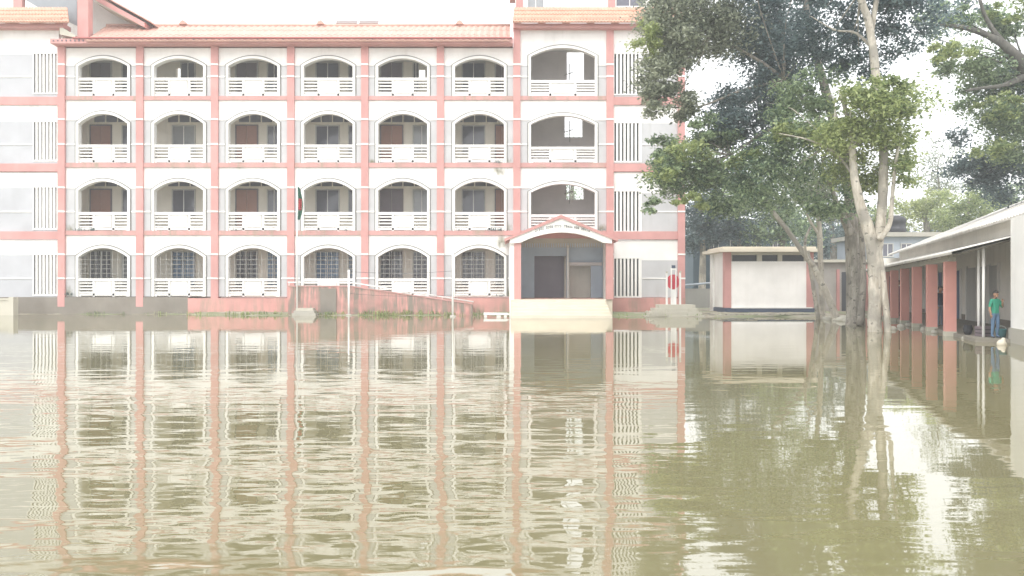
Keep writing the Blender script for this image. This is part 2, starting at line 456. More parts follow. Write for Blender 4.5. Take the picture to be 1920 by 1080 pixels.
def arch_frame(mb, z0, o0, o1, zs, zt, y0, y1, w):
    inner = [(o0, z0)] + arch_pts(o0, o1, zs, zt) + [(o1, z0)]
    outer = [(o0 - w, z0)] + arch_pts(o0 - w, o1 + w, zs + w*0.35, zt + w) + [(o1 + w, z0)]
    for i in range(len(inner) - 1):
        a, b, c, d = inner[i], inner[i+1], outer[i+1], outer[i]
        mb.poly([(a[0],y0,a[1]),(b[0],y0,b[1]),(c[0],y0,c[1]),(d[0],y0,d[1])][::-1])
        mb.poly([(d[0],y0,d[1]),(c[0],y0,c[1]),(c[0],y1,c[1]),(d[0],y1,d[1])])
        mb.poly([(a[0],y0,a[1]),(a[0],y1,a[1]),(b[0],y1,b[1]),(b[0],y0,b[1])])

school = thing('school_building', (fx(620), D, 0), 'four storey white school with red pilasters and arched verandas reflected in flood water', 'school building')
PIL = [117, 263.5, 403.5, 546, 684.5, 826, 969, 1143.5, 1277]
BASE = [556, 433, 306, 181]                          # bottom of the balustrades, ground floor first
PTOP = [441, 314, 188, 88]
ARCT = [465, 340, 213.5, 110]                        # arch crown (inside)
SPR = [482, 357, 232, 124]
LINEHI = [477, 352, 224.5, 122]
LINELO = [522, 397, 271, 144]
RAIL = [522, 397.5, 271, 145.5]
CEN = [193.5, 335.5, 474.5, 615.5, 755, 899]
HW = 46.0

# plinth and floor slabs
B('plinth', fx(-260), fx(354), D - 0.12, D + 9, -0.6, fz(557), M['plinth_dirty'], school)
B('plinth', fx(354), fx(1284), D - 0.14, D + 9, -0.6, fz(559), M['plinth'], school)
for f in (1, 2, 3):
    B('floor_slab', fx(117), fx(1143), D + 0.30, D + 3.45, fz(PTOP[f-1]), fz(BASE[f] + 1), M['ceil'], school)
    for i in range(7):
        B('floor_band', fx(PIL[i] + 6.5), fx(PIL[i+1] - 6.5), D - 0.07, D + 0.31, fz(PTOP[f-1]), fz(BASE[f] - 0.5), M['band'], school)
    for a, b in ((-260, 110.5), (1150, 1270.5)):
        B('floor_band', fx(a), fx(b), D - 0.08, D + 0.25, fz(BASE[f] + 16), fz(BASE[f] + 1), M['pink'], school)
B('ceiling', fx(117), fx(969), D + 0.30, D + 2.6, fz(91), fz(86), M['ceil'], school)
B('ceiling', fx(969), fx(1143), D + 0.30, D + 3.45, fz(62), fz(57), M['ceil'], school)

# pilasters
for i, px in enumerate(PIL):
    top = {0: 88, 6: 57, 7: 57, 8: 57}.get(i, 88)
    zb = fz(575) if i < 6 else fz(560)
    pl = B('pilaster', fx(px - 6.6), fx(px + 6.6), D - 0.13, D + 0.32, zb if i not in (6, 7) else 0.0, fz(top), M['pink'], school)
    for f in range(4):
        for ln in (LINEHI[f], LINELO[f]):
            B('string_course', fx(px - 6.9), fx(px + 6.9), D - 0.155, D - 0.12, fz(ln + 1.5), fz(ln - 1.5), M['trim'], pl)

# arched bays 1-6
slat_mesh = None
def opening(f, c, hw, x0, x1, top, arct, spr, zl, rail, yb):
    z0, z1 = fz(yb), fz(top)
    w = MB(); arch_wall(w, x0, x1, z0, z1, D, D + 0.28, fx(c - hw), fx(c + hw), fz(spr), fz(arct), fz(zl))
    w.build('wall', [M['white'], M['grey']], school)
    a = MB(); arch_frame(a, z0, fx(c - hw), fx(c + hw), fz(spr), fz(arct), D - 0.055, D + 0.002, 0.13)
    am = a.build('arch_moulding', M['trim'], school)
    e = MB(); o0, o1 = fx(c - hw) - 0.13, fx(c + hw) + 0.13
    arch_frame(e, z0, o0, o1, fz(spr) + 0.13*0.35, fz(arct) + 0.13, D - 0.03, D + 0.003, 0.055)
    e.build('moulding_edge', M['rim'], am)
    for s in (-1, 1):
        xa, xb = (x0, fx(c - hw) - 0.13) if s < 0 else (fx(c + hw) + 0.13, x1)
        for ln in (LINEHI[f], LINELO[f]):
            B('string_course', xa, xb, D - 0.03, D + 0.02, fz(ln + 1.4), fz(ln - 1.4), M['trim'], school)
def balustrade(c, hw, rail, yb):
    y0, y1 = D + 0.03, D + 0.17
    xa, xb, za, zb = fx(c - hw), fx(c + hw), fz(yb), fz(rail)
    pw = (xb - xa) * 0.18                            # half width of the middle panel with its posts
    cx = (xa + xb) / 2
    m = MB()
    m.box(xa, xb, y0 - 0.02, y1 + 0.02, zb - 0.14, zb)
    m.box(xa, xb, y0, y1, za + 0.05, za + 0.16)
    m.box(cx - pw - 0.11, cx - pw, y0, y1, za, zb - 0.14)
    m.box(cx + pw, cx + pw + 0.11, y0, y1, za, zb - 0.14)
    m.box(xa, xa + 0.10, y0, y1, za, za + 0.05); m.box(xb - 0.10, xb, y0, y1, za, za + 0.05)
    o = m.build('balustrade', M['trim'], school)
    p = MB(); p.box(cx - pw, cx + pw, y0 + 0.05, y1 - 0.02, za + 0.16, zb - 0.14)
    p.box(cx - pw + 0.06, cx + pw - 0.06, y0 - 0.012, y0 + 0.05, za + 0.20, zb - 0.19)
    p.build('panel', M['white'], o)
    hgt = (zb - 0.14) - (za + 0.16)
    n = 4
    for (sa, sb) in ((xa, cx - pw - 0.11), (cx + pw + 0.11, xb)):
        s0 = None
        for k in range(n):
            zc = za + 0.16 + hgt * (k + 0.5) / n - 0.02 + 0.02 * 0
            if s0 is None:
                s0 = MB().box(sa, sb, y0 + 0.03, y1 - 0.04, zc - 0.035, zc + 0.035).build('slat', M['trim'], o)
                z00 = zc
            else:
                dup(s0, (0, 0, zc - z00))
    return o
proto = {}
for f in range(4):
    for i in range(6):
        x0, x1 = fx(PIL[i] + 6.6), fx(PIL[i+1] - 6.6)
        opening(f, CEN[i], HW, x0, x1, PTOP[f] + (2 if f == 3 else 0), ARCT[f], SPR[f], LINEHI[f], RAIL[f], BASE[f])
        if f not in proto: proto[f] = balustrade(CEN[i], HW, RAIL[f], BASE[f])
        else: dup(proto[f], (fx(CEN[i]) - fx(CEN[0]), 0, 0))
# bay 7 above the entrance
C7, H7 = 1055.5, 60.0
for f, (top, arct, spr, rail) in {1: (314, 345, 361, 402), 2: (188, 217, 233, 275), 3: (57, 90, 106, 147)}.items():
    x0, x1 = fx(PIL[6] + 6.6), fx(PIL[7] - 6.6)
    opening(f, C7, H7, x0, x1, top, arct, spr, LINEHI[f], rail, BASE[f])
    if f == 1: b7 = balustrade(C7, H7, rail, BASE[f])
    else: dup(b7, (0, 0, fz(BASE[f]) - fz(BASE[1])))

# veranda back wall with doors and windows
YB = D + 2.4
def bx(px): return fx(px, YB)
def bz(py): return fz(py, YB)
ROOM = [  # per column: list of (x0, x1, kind)
    [(171, 208, 'door'), (231, 246, 'win')],
    [(325, 365, 'win')],
    [(444, 482, 'door'), (503, 526, 'win')],
    [(594, 635, 'win'), (655, 668, 'win')],
    [(715, 754, 'door'), (776, 806, 'win')],
    [(868, 908, 'win'), (930, 960, 'door')],
]
def window(x0, x1, z0, z1, y, glass, grille, parent=school, mull=1, bars=5):
    w = 0.06
    m = MB(); m.box(x0 - w, x1 + w, y - 0.06, y + 0.02, z1, z1 + w); m.box(x0 - w, x1 + w, y - 0.06, y + 0.02, z0 - w, z0)
    m.box(x0 - w, x0, y - 0.06, y + 0.02, z0, z1); m.box(x1, x1 + w, y - 0.06, y + 0.02, z0, z1)
    o = m.build('window', M['irongrey'], parent)
    n = mull + 1
    for k in range(n):
        a, b = x0 + (x1 - x0) * k / n, x0 + (x1 - x0) * (k + 1) / n
        B('pane', a + (0.02 if k else 0), b - (0.02 if k < n-1 else 0), y - 0.025, y - 0.012, z0, z1, glass, o)
        if k: B('mullion', a - 0.02, a + 0.02, y - 0.05, y - 0.01, z0, z1, M['trim'], o)
    if grille:
        g = MB()
        for k in range(1, bars + 1):
            zz = z0 + (z1 - z0) * k / (bars + 1)
            g.box(x0, x1, y - 0.075, y - 0.055, zz - 0.014, zz + 0.014)
        for k in range(1, 5):
            xx = x0 + (x1 - x0) * k / 5
            g.box(xx - 0.007, xx + 0.007, y - 0.095, y - 0.075, z0, z1)
        g.build('grille', M['irongrey'], o)
    return o
for f in range(4):
    zf = fz(BASE[f])
    ztop = fz(PTOP[f]) if f < 3 else fz(91)
    holes = []
    if f == 3:
        holes = [(bx(331), bx(339.5), bz(146), bz(127)), (bx(785), bx(797), bz(148), bz(130))]
    w = MB(); wall_holes(w, fx(117), fx(969) + 0.05, zf, ztop, YB, YB + 0.2, holes)
    w.build('back_wall', M['cream'], school)
    for c, items in enumerate(ROOM):
        for (a, b, kind) in items:
            if c == 5 and b > 950: b = 952
            if kind == 'door':
                dm = M['door'] if f in (1, 2) else M['doordark']
                if c == 4 and f == 1: dm = M['doordark']
                z1 = zf + 2.42
                dx0, dx1 = bx(a), bx(b)
                if f == 0:
                    window(dx0, dx1, zf + 0.55, zf + 2.45, YB, M['glass'], True, bars=7); continue
                fr = MB(); fr.box(dx0 - 0.07, dx0, YB - 0.05, YB + 0.01, zf, z1 + 0.07); fr.box(dx1, dx1 + 0.07, YB - 0.05, YB + 0.01, zf, z1 + 0.07)
                fr.box(dx0, dx1, YB - 0.05, YB + 0.01, z1, z1 + 0.07)
                do = fr.build('door', M['irongrey'] if f == 3 else M['doordark'], school)
                B('leaf', dx0, (dx0 + dx1)/2 - 0.008, YB - 0.035, YB - 0.003, zf + 0.01, z1, dm, do)
                B('leaf', (dx0 + dx1)/2 + 0.008, dx1, YB - 0.03, YB - 0.003, zf + 0.01, z1, dm, do)
            else:
                gl = M['glass']
                if f == 0: gl = M['glassblue'] if c in (1, 2, 3) else M['glass']
                if f == 2 and c in (1, 4): gl = M['glasspale']
                if f == 1 and c == 4: gl = M['glasspale']
                x0w, x1w = bx(a), bx(b)
                if f == 3 and c == 1: x0w = bx(341)
                if f == 3 and c == 4: x1w = bx(784)
                window(x0w, x1w, zf + 0.95 if f else zf + 0.6, zf + 2.4, YB, gl, f == 0, mull=0 if (b - a) < 20 else 1, bars=7)
    if f in (1, 2):                                  # ventilators under the ceiling
        for c in range(6):
            v = MB(); x0, x1 = fx(PIL[c] + 14), fx(PIL[c+1] - 14)
            z0, z1 = zf + 2.62, zf + 3.12
            for k in range(6):
                xx = x0 + (x1 - x0) * k / 5
                v.box(xx - 0.03, xx + 0.03, YB - 0.05, YB, z0, z1)
            v.box(x0, x1, YB - 0.05, YB, z0 - 0.05, z0); v.box(x0, x1, YB - 0.05, YB, z1, z1 + 0.05)
            vo = v.build('ventilator', M['cream'], school)
            for k in range(5):
                B('pane', x0 + (x1 - x0)*k/5 + 0.03, x0 + (x1 - x0)*(k+1)/5 - 0.03, YB - 0.02, YB - 0.005, z0, z1, M['glass'], vo)
# thin iron grille in the ground floor arches
for c in range(6):
    g = MB(); xa, xb = fx(CEN[c] - HW), fx(CEN[c] + HW); za, zb = fz(RAIL[0]), fz(SPR[0])
    for k in range(1, 9):
        xx = xa + (xb - xa) * k / 9
        g.box(xx - 0.005, xx + 0.005, D + 0.09, D + 0.106, za, zb + 0.30)
    for k in range(1, 5):
        zz = za + (zb - za) * k / 4.5
        g.box(xa, xb, D + 0.107, D + 0.120, zz - 0.005, zz + 0.005)
    g.build('veranda_grille', M['irongrey'], school)
# side walls closing the verandas
B('end_wall', fx(110), fx(118), D + 0.30, D + 9, fz(556), fz(60), M['cream'], school)
B('partition_wall', fx(965), fx(972), D + 0.33, D + 3.45, fz(556), fz(57), M['hall'], school)
B('partition_wall', fx(1140), fx(1147), D + 0.33, D + 3.45, fz(556), fz(57), M['hall'], school)
B('end_wall', fx(1275.5), fx(1283), D + 0.30, D + 9, 0, fz(57), M['white'], school)
# stair hall back wall with its openings to the sky
YH = D + 3.3
def hx(px): return fx(px, YH)
def hz(py): return fz(py, YH)
w = MB(); wall_holes(w, fx(969), fx(1144) + 0.2, fz(556), fz(58), YH, YH + 0.2,
    [(hx(1063), hx(1095), hz(150), hz(90)), (hx(1059), hx(1092), hz(257), hz(210)), (hx(1062), hx(1094), hz(374), hz(338))])
w.build('hall_wall', M['hall'], school)
for f in range(3):
    zz = [hz(372), hz(257), hz(150)][f]
    g = MB(); g.tube([(hx(1068), YH - 0.1, zz - 0.3), (hx(1068), YH - 0.1, zz + 0.9)], 0.03, 6); g.tube([(hx(1058), YH - 0.1, zz + 0.25), (hx(1074), YH - 0.1, zz + 0.4)], 0.03, 6)
    g.build('stair_rail', M['irongrey'], school)

# wings: solid walls with upright louvre fins
def wing(x0, x1, g0, g1, tops, bots, line_x, ptops, wallmat):
    for f in range(4):
        z0 = fz(BASE[f] + (1 if f else 1)); z1 = fz(PTOP[f] + (9 if f < 3 else 0)) if f < 3 else fz(57)
        zt, zb_ = fz(tops[f]), fz(bots[f])
        lo, hi = MB(), MB()
        hole = (fx(g0), fx(g1), zb_, zt)
        zl = min(fz(ptops[f]), z1)
        lo_h = [(hole[0], hole[1], max(hole[2], z0), min(hole[3], zl))]
        wall_holes(lo, fx(x0), fx(x1), z0, zl, D, D + 0.25, lo_h)
        lo.build('wall', wallmat, school)
        if z1 > zl:
            hi_h = [(hole[0], hole[1], zl, hole[3])] if hole[3] > zl + 0.01 else []
            wall_holes(hi, fx(x0), fx(x1), zl, z1, D, D + 0.25, hi_h)
            hi.build('wall', M['white'], school)
        fr = MB(); wall_holes(fr, fx(g0) - 0.06, fx(g1) + 0.06, zb_ - 0.08, zt + 0.08, D - 0.03, D + 0.02, [hole])
        lv = fr.build('louvre_opening', M['trim'], school)
        B('dark_room_sheet', fx(g0), fx(g1), D + 0.20, D + 0.22, zb_, zt, M['dark'], lv)  # dark sheet: the unlit room behind the fins, put into the colour
        n = 7; pitch = (fx(g1) - fx(g0)) / n
        f0 = None
        for k in range(n):
            if f0 is None: f0 = B('fin', fx(g0) + pitch*0.46, fx(g0) + pitch, D - 0.02, D + 0.13, zb_, zt, M['trim'], lv)
            else: dup(f0, (pitch * k, 0, 0))
        for ln in ([LINELO[f]] if f < 4 else []):
            for (a, b) in line_x:
                B('string_course', fx(a), fx(b), D - 0.03, D + 0.02, fz(ln + 1.2), fz(ln - 1.2), M['trim'], school)
wing(-260, 110.4, 64, 110, [101, 229, 351.5, 478], [174, 300, 428, 552], [(-260, 61)], [0]*4, M['lav']) if False else None
wing(-260, 110.4, 64, 110, [478, 351.5, 229, 101], [552, 428, 300, 174], [(-260, 61)], [478, 352, 228, 102], M['lav'])
wing(1150, 1270.4, 1152, 1201, [485, 359, 231, 101], [555, 433, 302, 176], [(1204, 1270)], [488, 362, 231, 104], M['grey'])

# roof of the long range: ribbed sheets on a hip
def ribbed(name, e0, e1, t0, t1, ribs, rows, m, parent, amp=0.03, step=0.03, thick=0.06, sub=4):
    """a sloping roof face from eave line e0-e1 up to line t0-t1 with real corrugations and stepped courses"""
    e0, e1, t0, t1 = map(Vector, (e0, e1, t0, t1))
    nrm = (e1 - e0).cross(t0 - e0).normalized()
    if nrm.z < 0: nrm = -nrm
    mb = MB(); n = ribs * sub
    lines = []
    for r in range(rows):
        for (v, lift) in ((r / rows, step), ((r + 1) / rows, 0.0)):
            row = []
            for i in range(n + 1):
                u = i / n
                p = e0.lerp(e1, u).lerp(t0.lerp(t1, u), v) + nrm * (amp * math.sin(2 * math.pi * i / sub) + lift)
                row.append(p)
            lines.append(mb._add(row))
    low = mb._add([e0.lerp(e1, i / n) - nrm * thick for i in range(n + 1)])
    allr = [low] + lines
    for a, b in zip(allr[:-1], allr[1:]):
        for i in range(n):
            mb.f.append((a + i, a + i + 1, b + i + 1, b + i)); mb.m.append(0); mb.sm.append(False)
    up = mb._add([t0 - nrm * thick, t1 - nrm * thick])
    mb.f.append((low, up, up + 1, low + n)); mb.m.append(0); mb.sm.append(False)
    return mb.build(name, m, parent)
YE, YR = D - 0.75, D + 2.5
roof = ribbed('roof', PX(160, 75.5, YE), PX(957, 75.5, YE), PX(200, 48.5, YR), PX(957, 48.5, YR), 66, 3, M['rooftile'], school, amp=0.028, step=0.02)
r2 = MB(); a, b = PX(200, 48.5, YR), PX(957, 48.5, YR)
r2.poly([a, b, b + Vector((0, 2.2, -1.0)), a + Vector((0, 2.2, -1.0))]); r2.build('roof_rear', M['rooftile'], school)
rc = MB(); rc.tube([a + Vector((0, 0, 0.02)), b + Vector((0, 0, 0.02))], 0.09, 8); rc.build('ridge_cap', M['rooftile'], roof)
for px in (345, 602, 862):
    p = PX(px, 47, YR); m = MB()
    m.prism([(p.x - 0.22, p.z), (p.x + 0.22, p.z), (p.x + 0.12, p.z + 0.16), (p.x, p.z + 0.22), (p.x - 0.12, p.z + 0.16)], YR - 0.2, YR + 0.2)
    m.build('roof_vent', M['rooftile'], roof)
B('cornice', fx(107), fx(962), D - 0.62, D + 0.28, fz(88), fz(79.5), M['pink'], school)
B('gutter', fx(150), fx(961), D - 0.72, D + 0.2, fz(79.5, D), fz(75.5, D) - 0.05, M['gutter'], school)
dn = MB()
for k in range(108):
    xx = fx(112 + k * 7.85)
    if random.random() < 0.75:
        hh = random.uniform(0.06, 0.13)
        dn.box(xx, xx + 0.07, D - 0.65, D - 0.60, fz(84.5), fz(84.5) + hh)
dn.build('dentils', M['doordark'], school)
for (pa, pb) in ((632, 671), (675, 711)):
    m = MB(); p0, p1 = PX(pa, 47, YR + 0.4), PX(pb, 39, YR + 0.4)
    m.poly([(p0.x, YR + 0.1, p0.z), (p1.x, YR + 0.1, p0.z), (p1.x, YR + 0.3, p1.z), (p0.x, YR + 0.3, p1.z)])
    m.poly([(p1.x, YR + 0.14, p0.z - 0.04), (p0.x, YR + 0.14, p0.z - 0.04), (p0.x, YR + 0.34, p1.z - 0.02), (p1.x, YR + 0.34, p1.z - 0.02)])
    m.poly([(p0.x, YR + 0.1, p0.z), (p0.x, YR + 0.14, p0.z - 0.04), (p1.x, YR + 0.14, p0.z - 0.04), (p1.x, YR + 0.1, p0.z)])
    o = m.build('solar_panel', plain('panel_grey_%d' % pa, (0.27, 0.225, 0.215), 0.5), None)
    MB().box(p0.x + 0.1, p0.x + 0.16, YR + 0.36, YR + 0.41, p0.z - 0.45, p1.z - 0.12).box(p1.x - 0.16, p1.x - 0.1, YR + 0.36, YR + 0.41, p0.z - 0.45, p1.z - 0.12).build('bracket', M['metal'], o)
    tag(o, 'thin tilted panel standing on the ridge of the orange school roof', 'panel', 'tilted panels on the roof ridge')

# entrance tower crown and left wing crown: tiled skirts on brackets, rooms above
def crown(x0, x1, ycor, name_parent=school):
    B('cornice', fx(x0), fx(x1), D - 0.45, D + 0.25, fz(57), fz(49), M['pink'], school)
    for k in range(int((x1 - x0) / 46) + 1):
        xx = fx(min(x0 + 8 + 46 * k, x1 - 6))
        m = MB(); m.prism([(xx - 0.1, fz(49)), (xx + 0.1, fz(49)), (xx + 0.22, fz(40)), (xx - 0.22, fz(40))], D - 0.55, D + 0.2)
        m.build('bracket', M['pink'], school)
    B('skirt_beam', fx(x0), fx(x1), D - 0.62, D - 0.42, fz(43.5), fz(39.5), M['tile'], school)
    ribbed('tiled_skirt', PX(x0 - 1, 41, D - 0.75), PX(x1 + 1, 41, D - 0.75), PX(x0 + 2, 13.5, D + 0.25), PX(x1 - 2, 13.5, D + 0.25),
           int((x1 - x0) / 6), 4, M['tile'], school, amp=0.022, step=0.035)
crown(962, 1290, 57)
crown(-260, 128, 57)
Yp = D + 0.7
w = MB(); wall_holes(w, fx(966, Yp), fx(1290, Yp), fz(40, Yp), fz(-70, Yp), Yp, Yp + 0.2,
    [(fx(990, Yp), fx(1019, Yp), fz(14, Yp), fz(-50, Yp)), (fx(1156, Yp), fx(1206, Yp), fz(11, Yp), fz(-50, Yp))])
w.build('upper_wall', M['white'], school)
for a, b in ((990, 1019), (1156, 1206)):
    window(fx(a, Yp), fx(b, Yp), fz(13, Yp), fz(-50, Yp), Yp + 0.1, M['glasspale'] if a < 1000 else M['glass'], False)
for px in (974, 1146.5):
    B('upper_pilaster', fx(px - 6.5, Yp), fx(px + 6.5, Yp), Yp - 0.1, Yp + 0.1, fz(30, Yp), fz(-70, Yp), M['pink'], school)
B('upper_roof', fx(955, Yp), fx(1300, Yp), Yp - 0.5, Yp + 6, fz(-76, Yp), fz(-70, Yp), M['pink'], school)
# left roof room
B('upper_pilaster', fx(27, Yp), fx(43, Yp), Yp - 0.1, Yp + 0.2, fz(30, Yp), fz(-95, Yp), M['pink'], school)
B('upper_pilaster', fx(145, D), fx(165.5, D), D + 0.0, D + 0.45, fz(76, D), fz(-95, D), M['pink'], school)
m = MB(); Yg = D + 3.2
g = lambda x, y, Y=Yg: (fx(x, Y), fz(y, Y))
m.prism([g(155, 75), g(262, 46), g(262, 42), g(60, -72), g(-40, -20), g(-40, 45)][::1], Yg, Yg + 0.2)
m.build('gable_wall', M['white'], school)
m = MB(); Ys = D + 0.75
s_ = lambda x, y: (fx(x, Ys), fz(y, Ys))
m.prism([s_(72, 14), s_(144, 48), s_(144, -40), s_(20, -40), s_(45, -2)], Ys, Ys + 0.15)
m.build('shaded_underside', paint('underside_shade_grey', (0.30, 0.32, 0.34), (0.2, 0.2, 0.2), 0.4), school)  # flat panel whose grey paints the shade under the roof overhang
# sloping verge of the roof room, with two boards
for off, mm, wd in ((0, M['pink'], 0.26), (-7.5, M['conc_pale'], 0.14)):
    m = MB(); p0, p1 = PX(180 + off*0.3, -8 - off*0.9, D + 1.2), PX(271 + off*0.6, 42 - off*0.25, D + 1.2)
    d = Vector((0, 0, -wd))
    for (y0, y1) in ((0, 1.9),):
        q = [p0, p1, p1 + d, p0 + d]
        m.prism([(p.x, p.z) for p in q][::-1], D + 1.2 + (0.05 if off else 0), D + 3.1)
    m.build('verge_board', mm, school)
m = MB(); p0, p1, p2 = PX(60, -80, D + 1.1), PX(282, 41.5, D + 1.1), None
m.prism([(p0.x, p0.z), (p1.x, p1.z), (p1.x, p1.z + 0.08), (p0.x, p0.z + 0.08)], D + 1.1, D + 9)
m.build('upper_roof', M['rooftile'], school)
# small broken parapet at the joint between wing and range
m = MB(); m.prism([(fx(122), fz(70)), (fx(150), fz(76)), (fx(152), fz(72)), (fx(128), fz(58)), (fx(122), fz(58))], D - 0.5, D + 0.1)
m.build('parapet_end', M['conc_pale'], school)

# entrance portico
YP = D - 2.6
def px_(x): return fx(x, YP)
def pz_(y): return fz(y, YP)
zfl = 0.80
B('entrance_floor', fx(976), fx(1137), YP + 0.1, YH, -0.3, zfl, M['step'], school)
for xa, xb, mm in ((955, 964, 'trim'), (964, 977, 'pink'), (1137, 1150, 'pink')):
    B('portico_pillar', px_(xa), px_(xb) - 0.003, YP + (0.02 if mm == 'trim' else 0), YP + 0.36, zfl if mm == 'pink' else 0.0, pz_(452), M[mm], school)
gb = MB()
ap = arch_pts(px_(976), px_(1130), pz_(455), pz_(436), 18)
top = [(px_(956), pz_(457)), (px_(956), pz_(446)), (px_(1052), pz_(409)), (px_(1147), pz_(446)), (px_(1147), pz_(457))]
for i in range(len(ap) - 1):                          # gable face as strips between the arch and the rakes
    def rz(x):
        xs = [t[0] for t in top[1:4]]; zs = [t[1] for t in top[1:4]]
        return float(np.interp(x, xs, zs))
    (xa, za), (xb, zb) = ap[i], ap[i+1]
    gb.poly([(xa,YP-0.1,za),(xb,YP-0.1,zb),(xb,YP-0.1,rz(xb)),(xa,YP-0.1,rz(xa))])
    gb.poly([(xa,YP-0.1,za),(xa,YP+0.15,za),(xb,YP+0.15,zb),(xb,YP-0.1,zb)])
    gb.poly([(xb,YP+0.15,zb),(xa,YP+0.15,za),(xa,YP+0.15,rz(xa)),(xb,YP+0.15,rz(xb))])
gb.prism([top[0], (px_(976), pz_(455)), (px_(976), rz(px_(976))), top[1]], YP - 0.1, YP + 0.15)
gb.prism([(px_(1130), pz_(455)), top[4], top[3], (px_(1130), rz(px_(1130)))], YP - 0.1, YP + 0.15)
gable = gb.build('portico_gable', M['trim'], school)
for s in (-1, 1):
    m = MB(); xe = px_(946) if s < 0 else px_(1158)
    xa, za, xb, zb = px_(1051.5), pz_(403), xe, pz_(448)
    pts = [(xa, za), (xb, zb), (xb, zb - 0.13), (xa, za - 0.17)]
    if s > 0: pts = pts[::-1]
    m.prism(pts, YP - 0.16, D - 0.1)
    rk = m.build('portico_roof', M['pink'], school)
# lettering over the entrance: short words hung from a head line, too small to read in the photograph
words = [(-0.62, 5), (-0.36, 4), (-0.16, 4), (0.06, 5), (0.30, 3), (0.47, 5)]
lt = MB()
rl = random.Random(5)
cxp = px_(1052)
for (u, n) in words:
    for k in range(n):
        t = u + k * 0.042
        x = cxp + t * 2.05
        zz = pz_(423.5) - 0.62 * t * t * 0.9
        sl = -1.12 * t * 0.55
        w = 0.075; y0, y1 = YP - 0.112, YP - 0.099
        lt.prism([(x, zz), (x + w, zz + sl*w), (x + w, zz + sl*w + 0.016), (x, zz + 0.016)], y0, y1)
        if rl.random() < 0.85: lt.prism([(x + w*0.72, zz - 0.085), (x + w*0.94, zz - 0.085), (x + w*0.94, zz), (x + w*0.72, zz)], y0, y1)
        kind = rl.random()
        if kind < 0.5: lt.prism([(x + w*0.1, zz - 0.05), (x + w*0.4, zz - 0.085), (x + w*0.72, zz - 0.045), (x + w*0.4, zz - 0.015)], y0, y1)
        else: lt.prism([(x + w*0.15, zz - 0.07), (x + w*0.72, zz - 0.075), (x + w*0.72, zz - 0.05), (x + w*0.15, zz - 0.04)], y0, y1)
        if rl.random() < 0.3: lt.prism([(x + w*0.3, zz + 0.016), (x + w*0.8, zz + 0.05), (x + w*0.7, zz + 0.06), (x + w*0.2, zz + 0.03)], y0, y1)
lt.build('lettering', M['letter'], gable)
# lintel, ribbed fringe and the entrance hall
B('lintel', fx(976), fx(1137), D - 0.10, D + 0.30, fz(447), fz(437), M['pink'], school)
fr = MB(); fr.box(fx(976), fx(1137), D - 0.02, D + 0.06, fz(456), fz(447))
for k in range(36):
    xx = fx(977 + k * 4.45)
    fr.box(xx, xx + 0.065, D - 0.05, D - 0.02, fz(464), fz(448))
fr.build('fringe', M['conc_pale'], school)
YQ = D + 1.6
w = MB(); wall_holes(w, fx(976), fx(1138), zfl, fz(447), YQ, YQ + 0.15, [(fx(1002, YQ), fx(1062, YQ), zfl, fz(480, YQ)), (fx(1066, YQ), fx(1108, YQ), zfl, fz(497, YQ))])
w.build('entrance_wall', M['hallblue'], school)
B('hall_back', fx(976), fx(1064), D + 2.9, D + 3.0, zfl, fz(447), paint('hall_dark_mauve', (0.34, 0.30, 0.35), (0.24, 0.22, 0.24), 0.3), school)
B('hall_back', fx(1064), fx(1138), D + 2.5, D + 2.6, zfl, fz(447), M['cream'], school)
B('stair_post', fx(1063, D + 1.2), fx(1066.5, D + 1.2), D + 1.2, D + 1.3, zfl, fz(460, D + 1.2), M['trim'], school)
B('stair_beam', fx(1064, D + 1.5), fx(1137, D + 1.5), D + 1.4, D + 1.55, fz(498, D + 1.5), fz(492, D + 1.5), M['hall'], school)
B('side_wall', fx(976), fx(978.5), D + 0.3, YH, zfl, fz(447), M['hallblue'], school)
B('side_wall', fx(1134.5), fx(1137), D + 0.3, YH, zfl, fz(447), M['hallblue'], school)
for s, xa in ((0, 971), (1, 1144)):
    B('side_wall', px_(xa) - 0.06, px_(xa) + 0.06, YP + 0.36, D - 0.13, 0, pz_(448), M['white'], school)
# steps
ns = 6; ytop, ybot = YP + 0.1, 35.6
for k in range(ns):
    z1 = zfl - (zfl / ns) * k - 0.002
    y0 = ytop - (ytop - ybot) * (k + 1) / ns
    B('step', fx(960, 36) + 0.004*k - 0.05, fx(1145, 36) + 0.05 - 0.004*k, y0, ytop - (ytop - ybot) * k / ns, -0.4, z1, M['step'], school)

# ------------------------------------------------------------------ ramp with handrail
Yr0, Yr1 = D - 1.7, D - 0.2
r_ = lambda x, y: (fx(x, Yr0), fz(y, Yr0))
ramp_o = thing('access_ramp', (fx(710, Yr0), Yr0, 0), 'peeling red ramp with a white handrail sloping down towards the entrance steps', 'ramp')
m = MB(); m.prism([(fx(540, Yr0), -0.4), (fx(886, Yr0), -0.4), r_(886, 571), r_(655, 537.5), r_(540, 537.5)], Yr0, Yr0 + 0.22); m.build('ramp_wall', M['ramp'], ramp_o)
m = MB(); m.prism([(fx(540, Yr0) + 0.02, -0.4), (fx(886, Yr0) - 0.02, -0.4), r_(884, 573), r_(655, 539.5), (fx(540, Yr0) + 0.02, fz(539.5, Yr0))], Yr0 + 0.22, Yr1); m.build('ramp_deck', M['concrete'], ramp_o)
m = MB(); m.prism([r_(886, 571), r_(886, 569), r_(655, 535.5), r_(538, 535.5), r_(538, 537.5), r_(655, 537.5)][::-1], Yr0 - 0.03, Yr0 + 0.25); m.build('coping', M['band'], ramp_o)
m = MB(); m.tube([PX(540, 529.5, Yr0 + 0.1), PX(655, 529.5, Yr0 + 0.1), PX(888, 566, Yr0 + 0.1)], 0.035, 8); m.build('handrail', M['trim'], ramp_o)
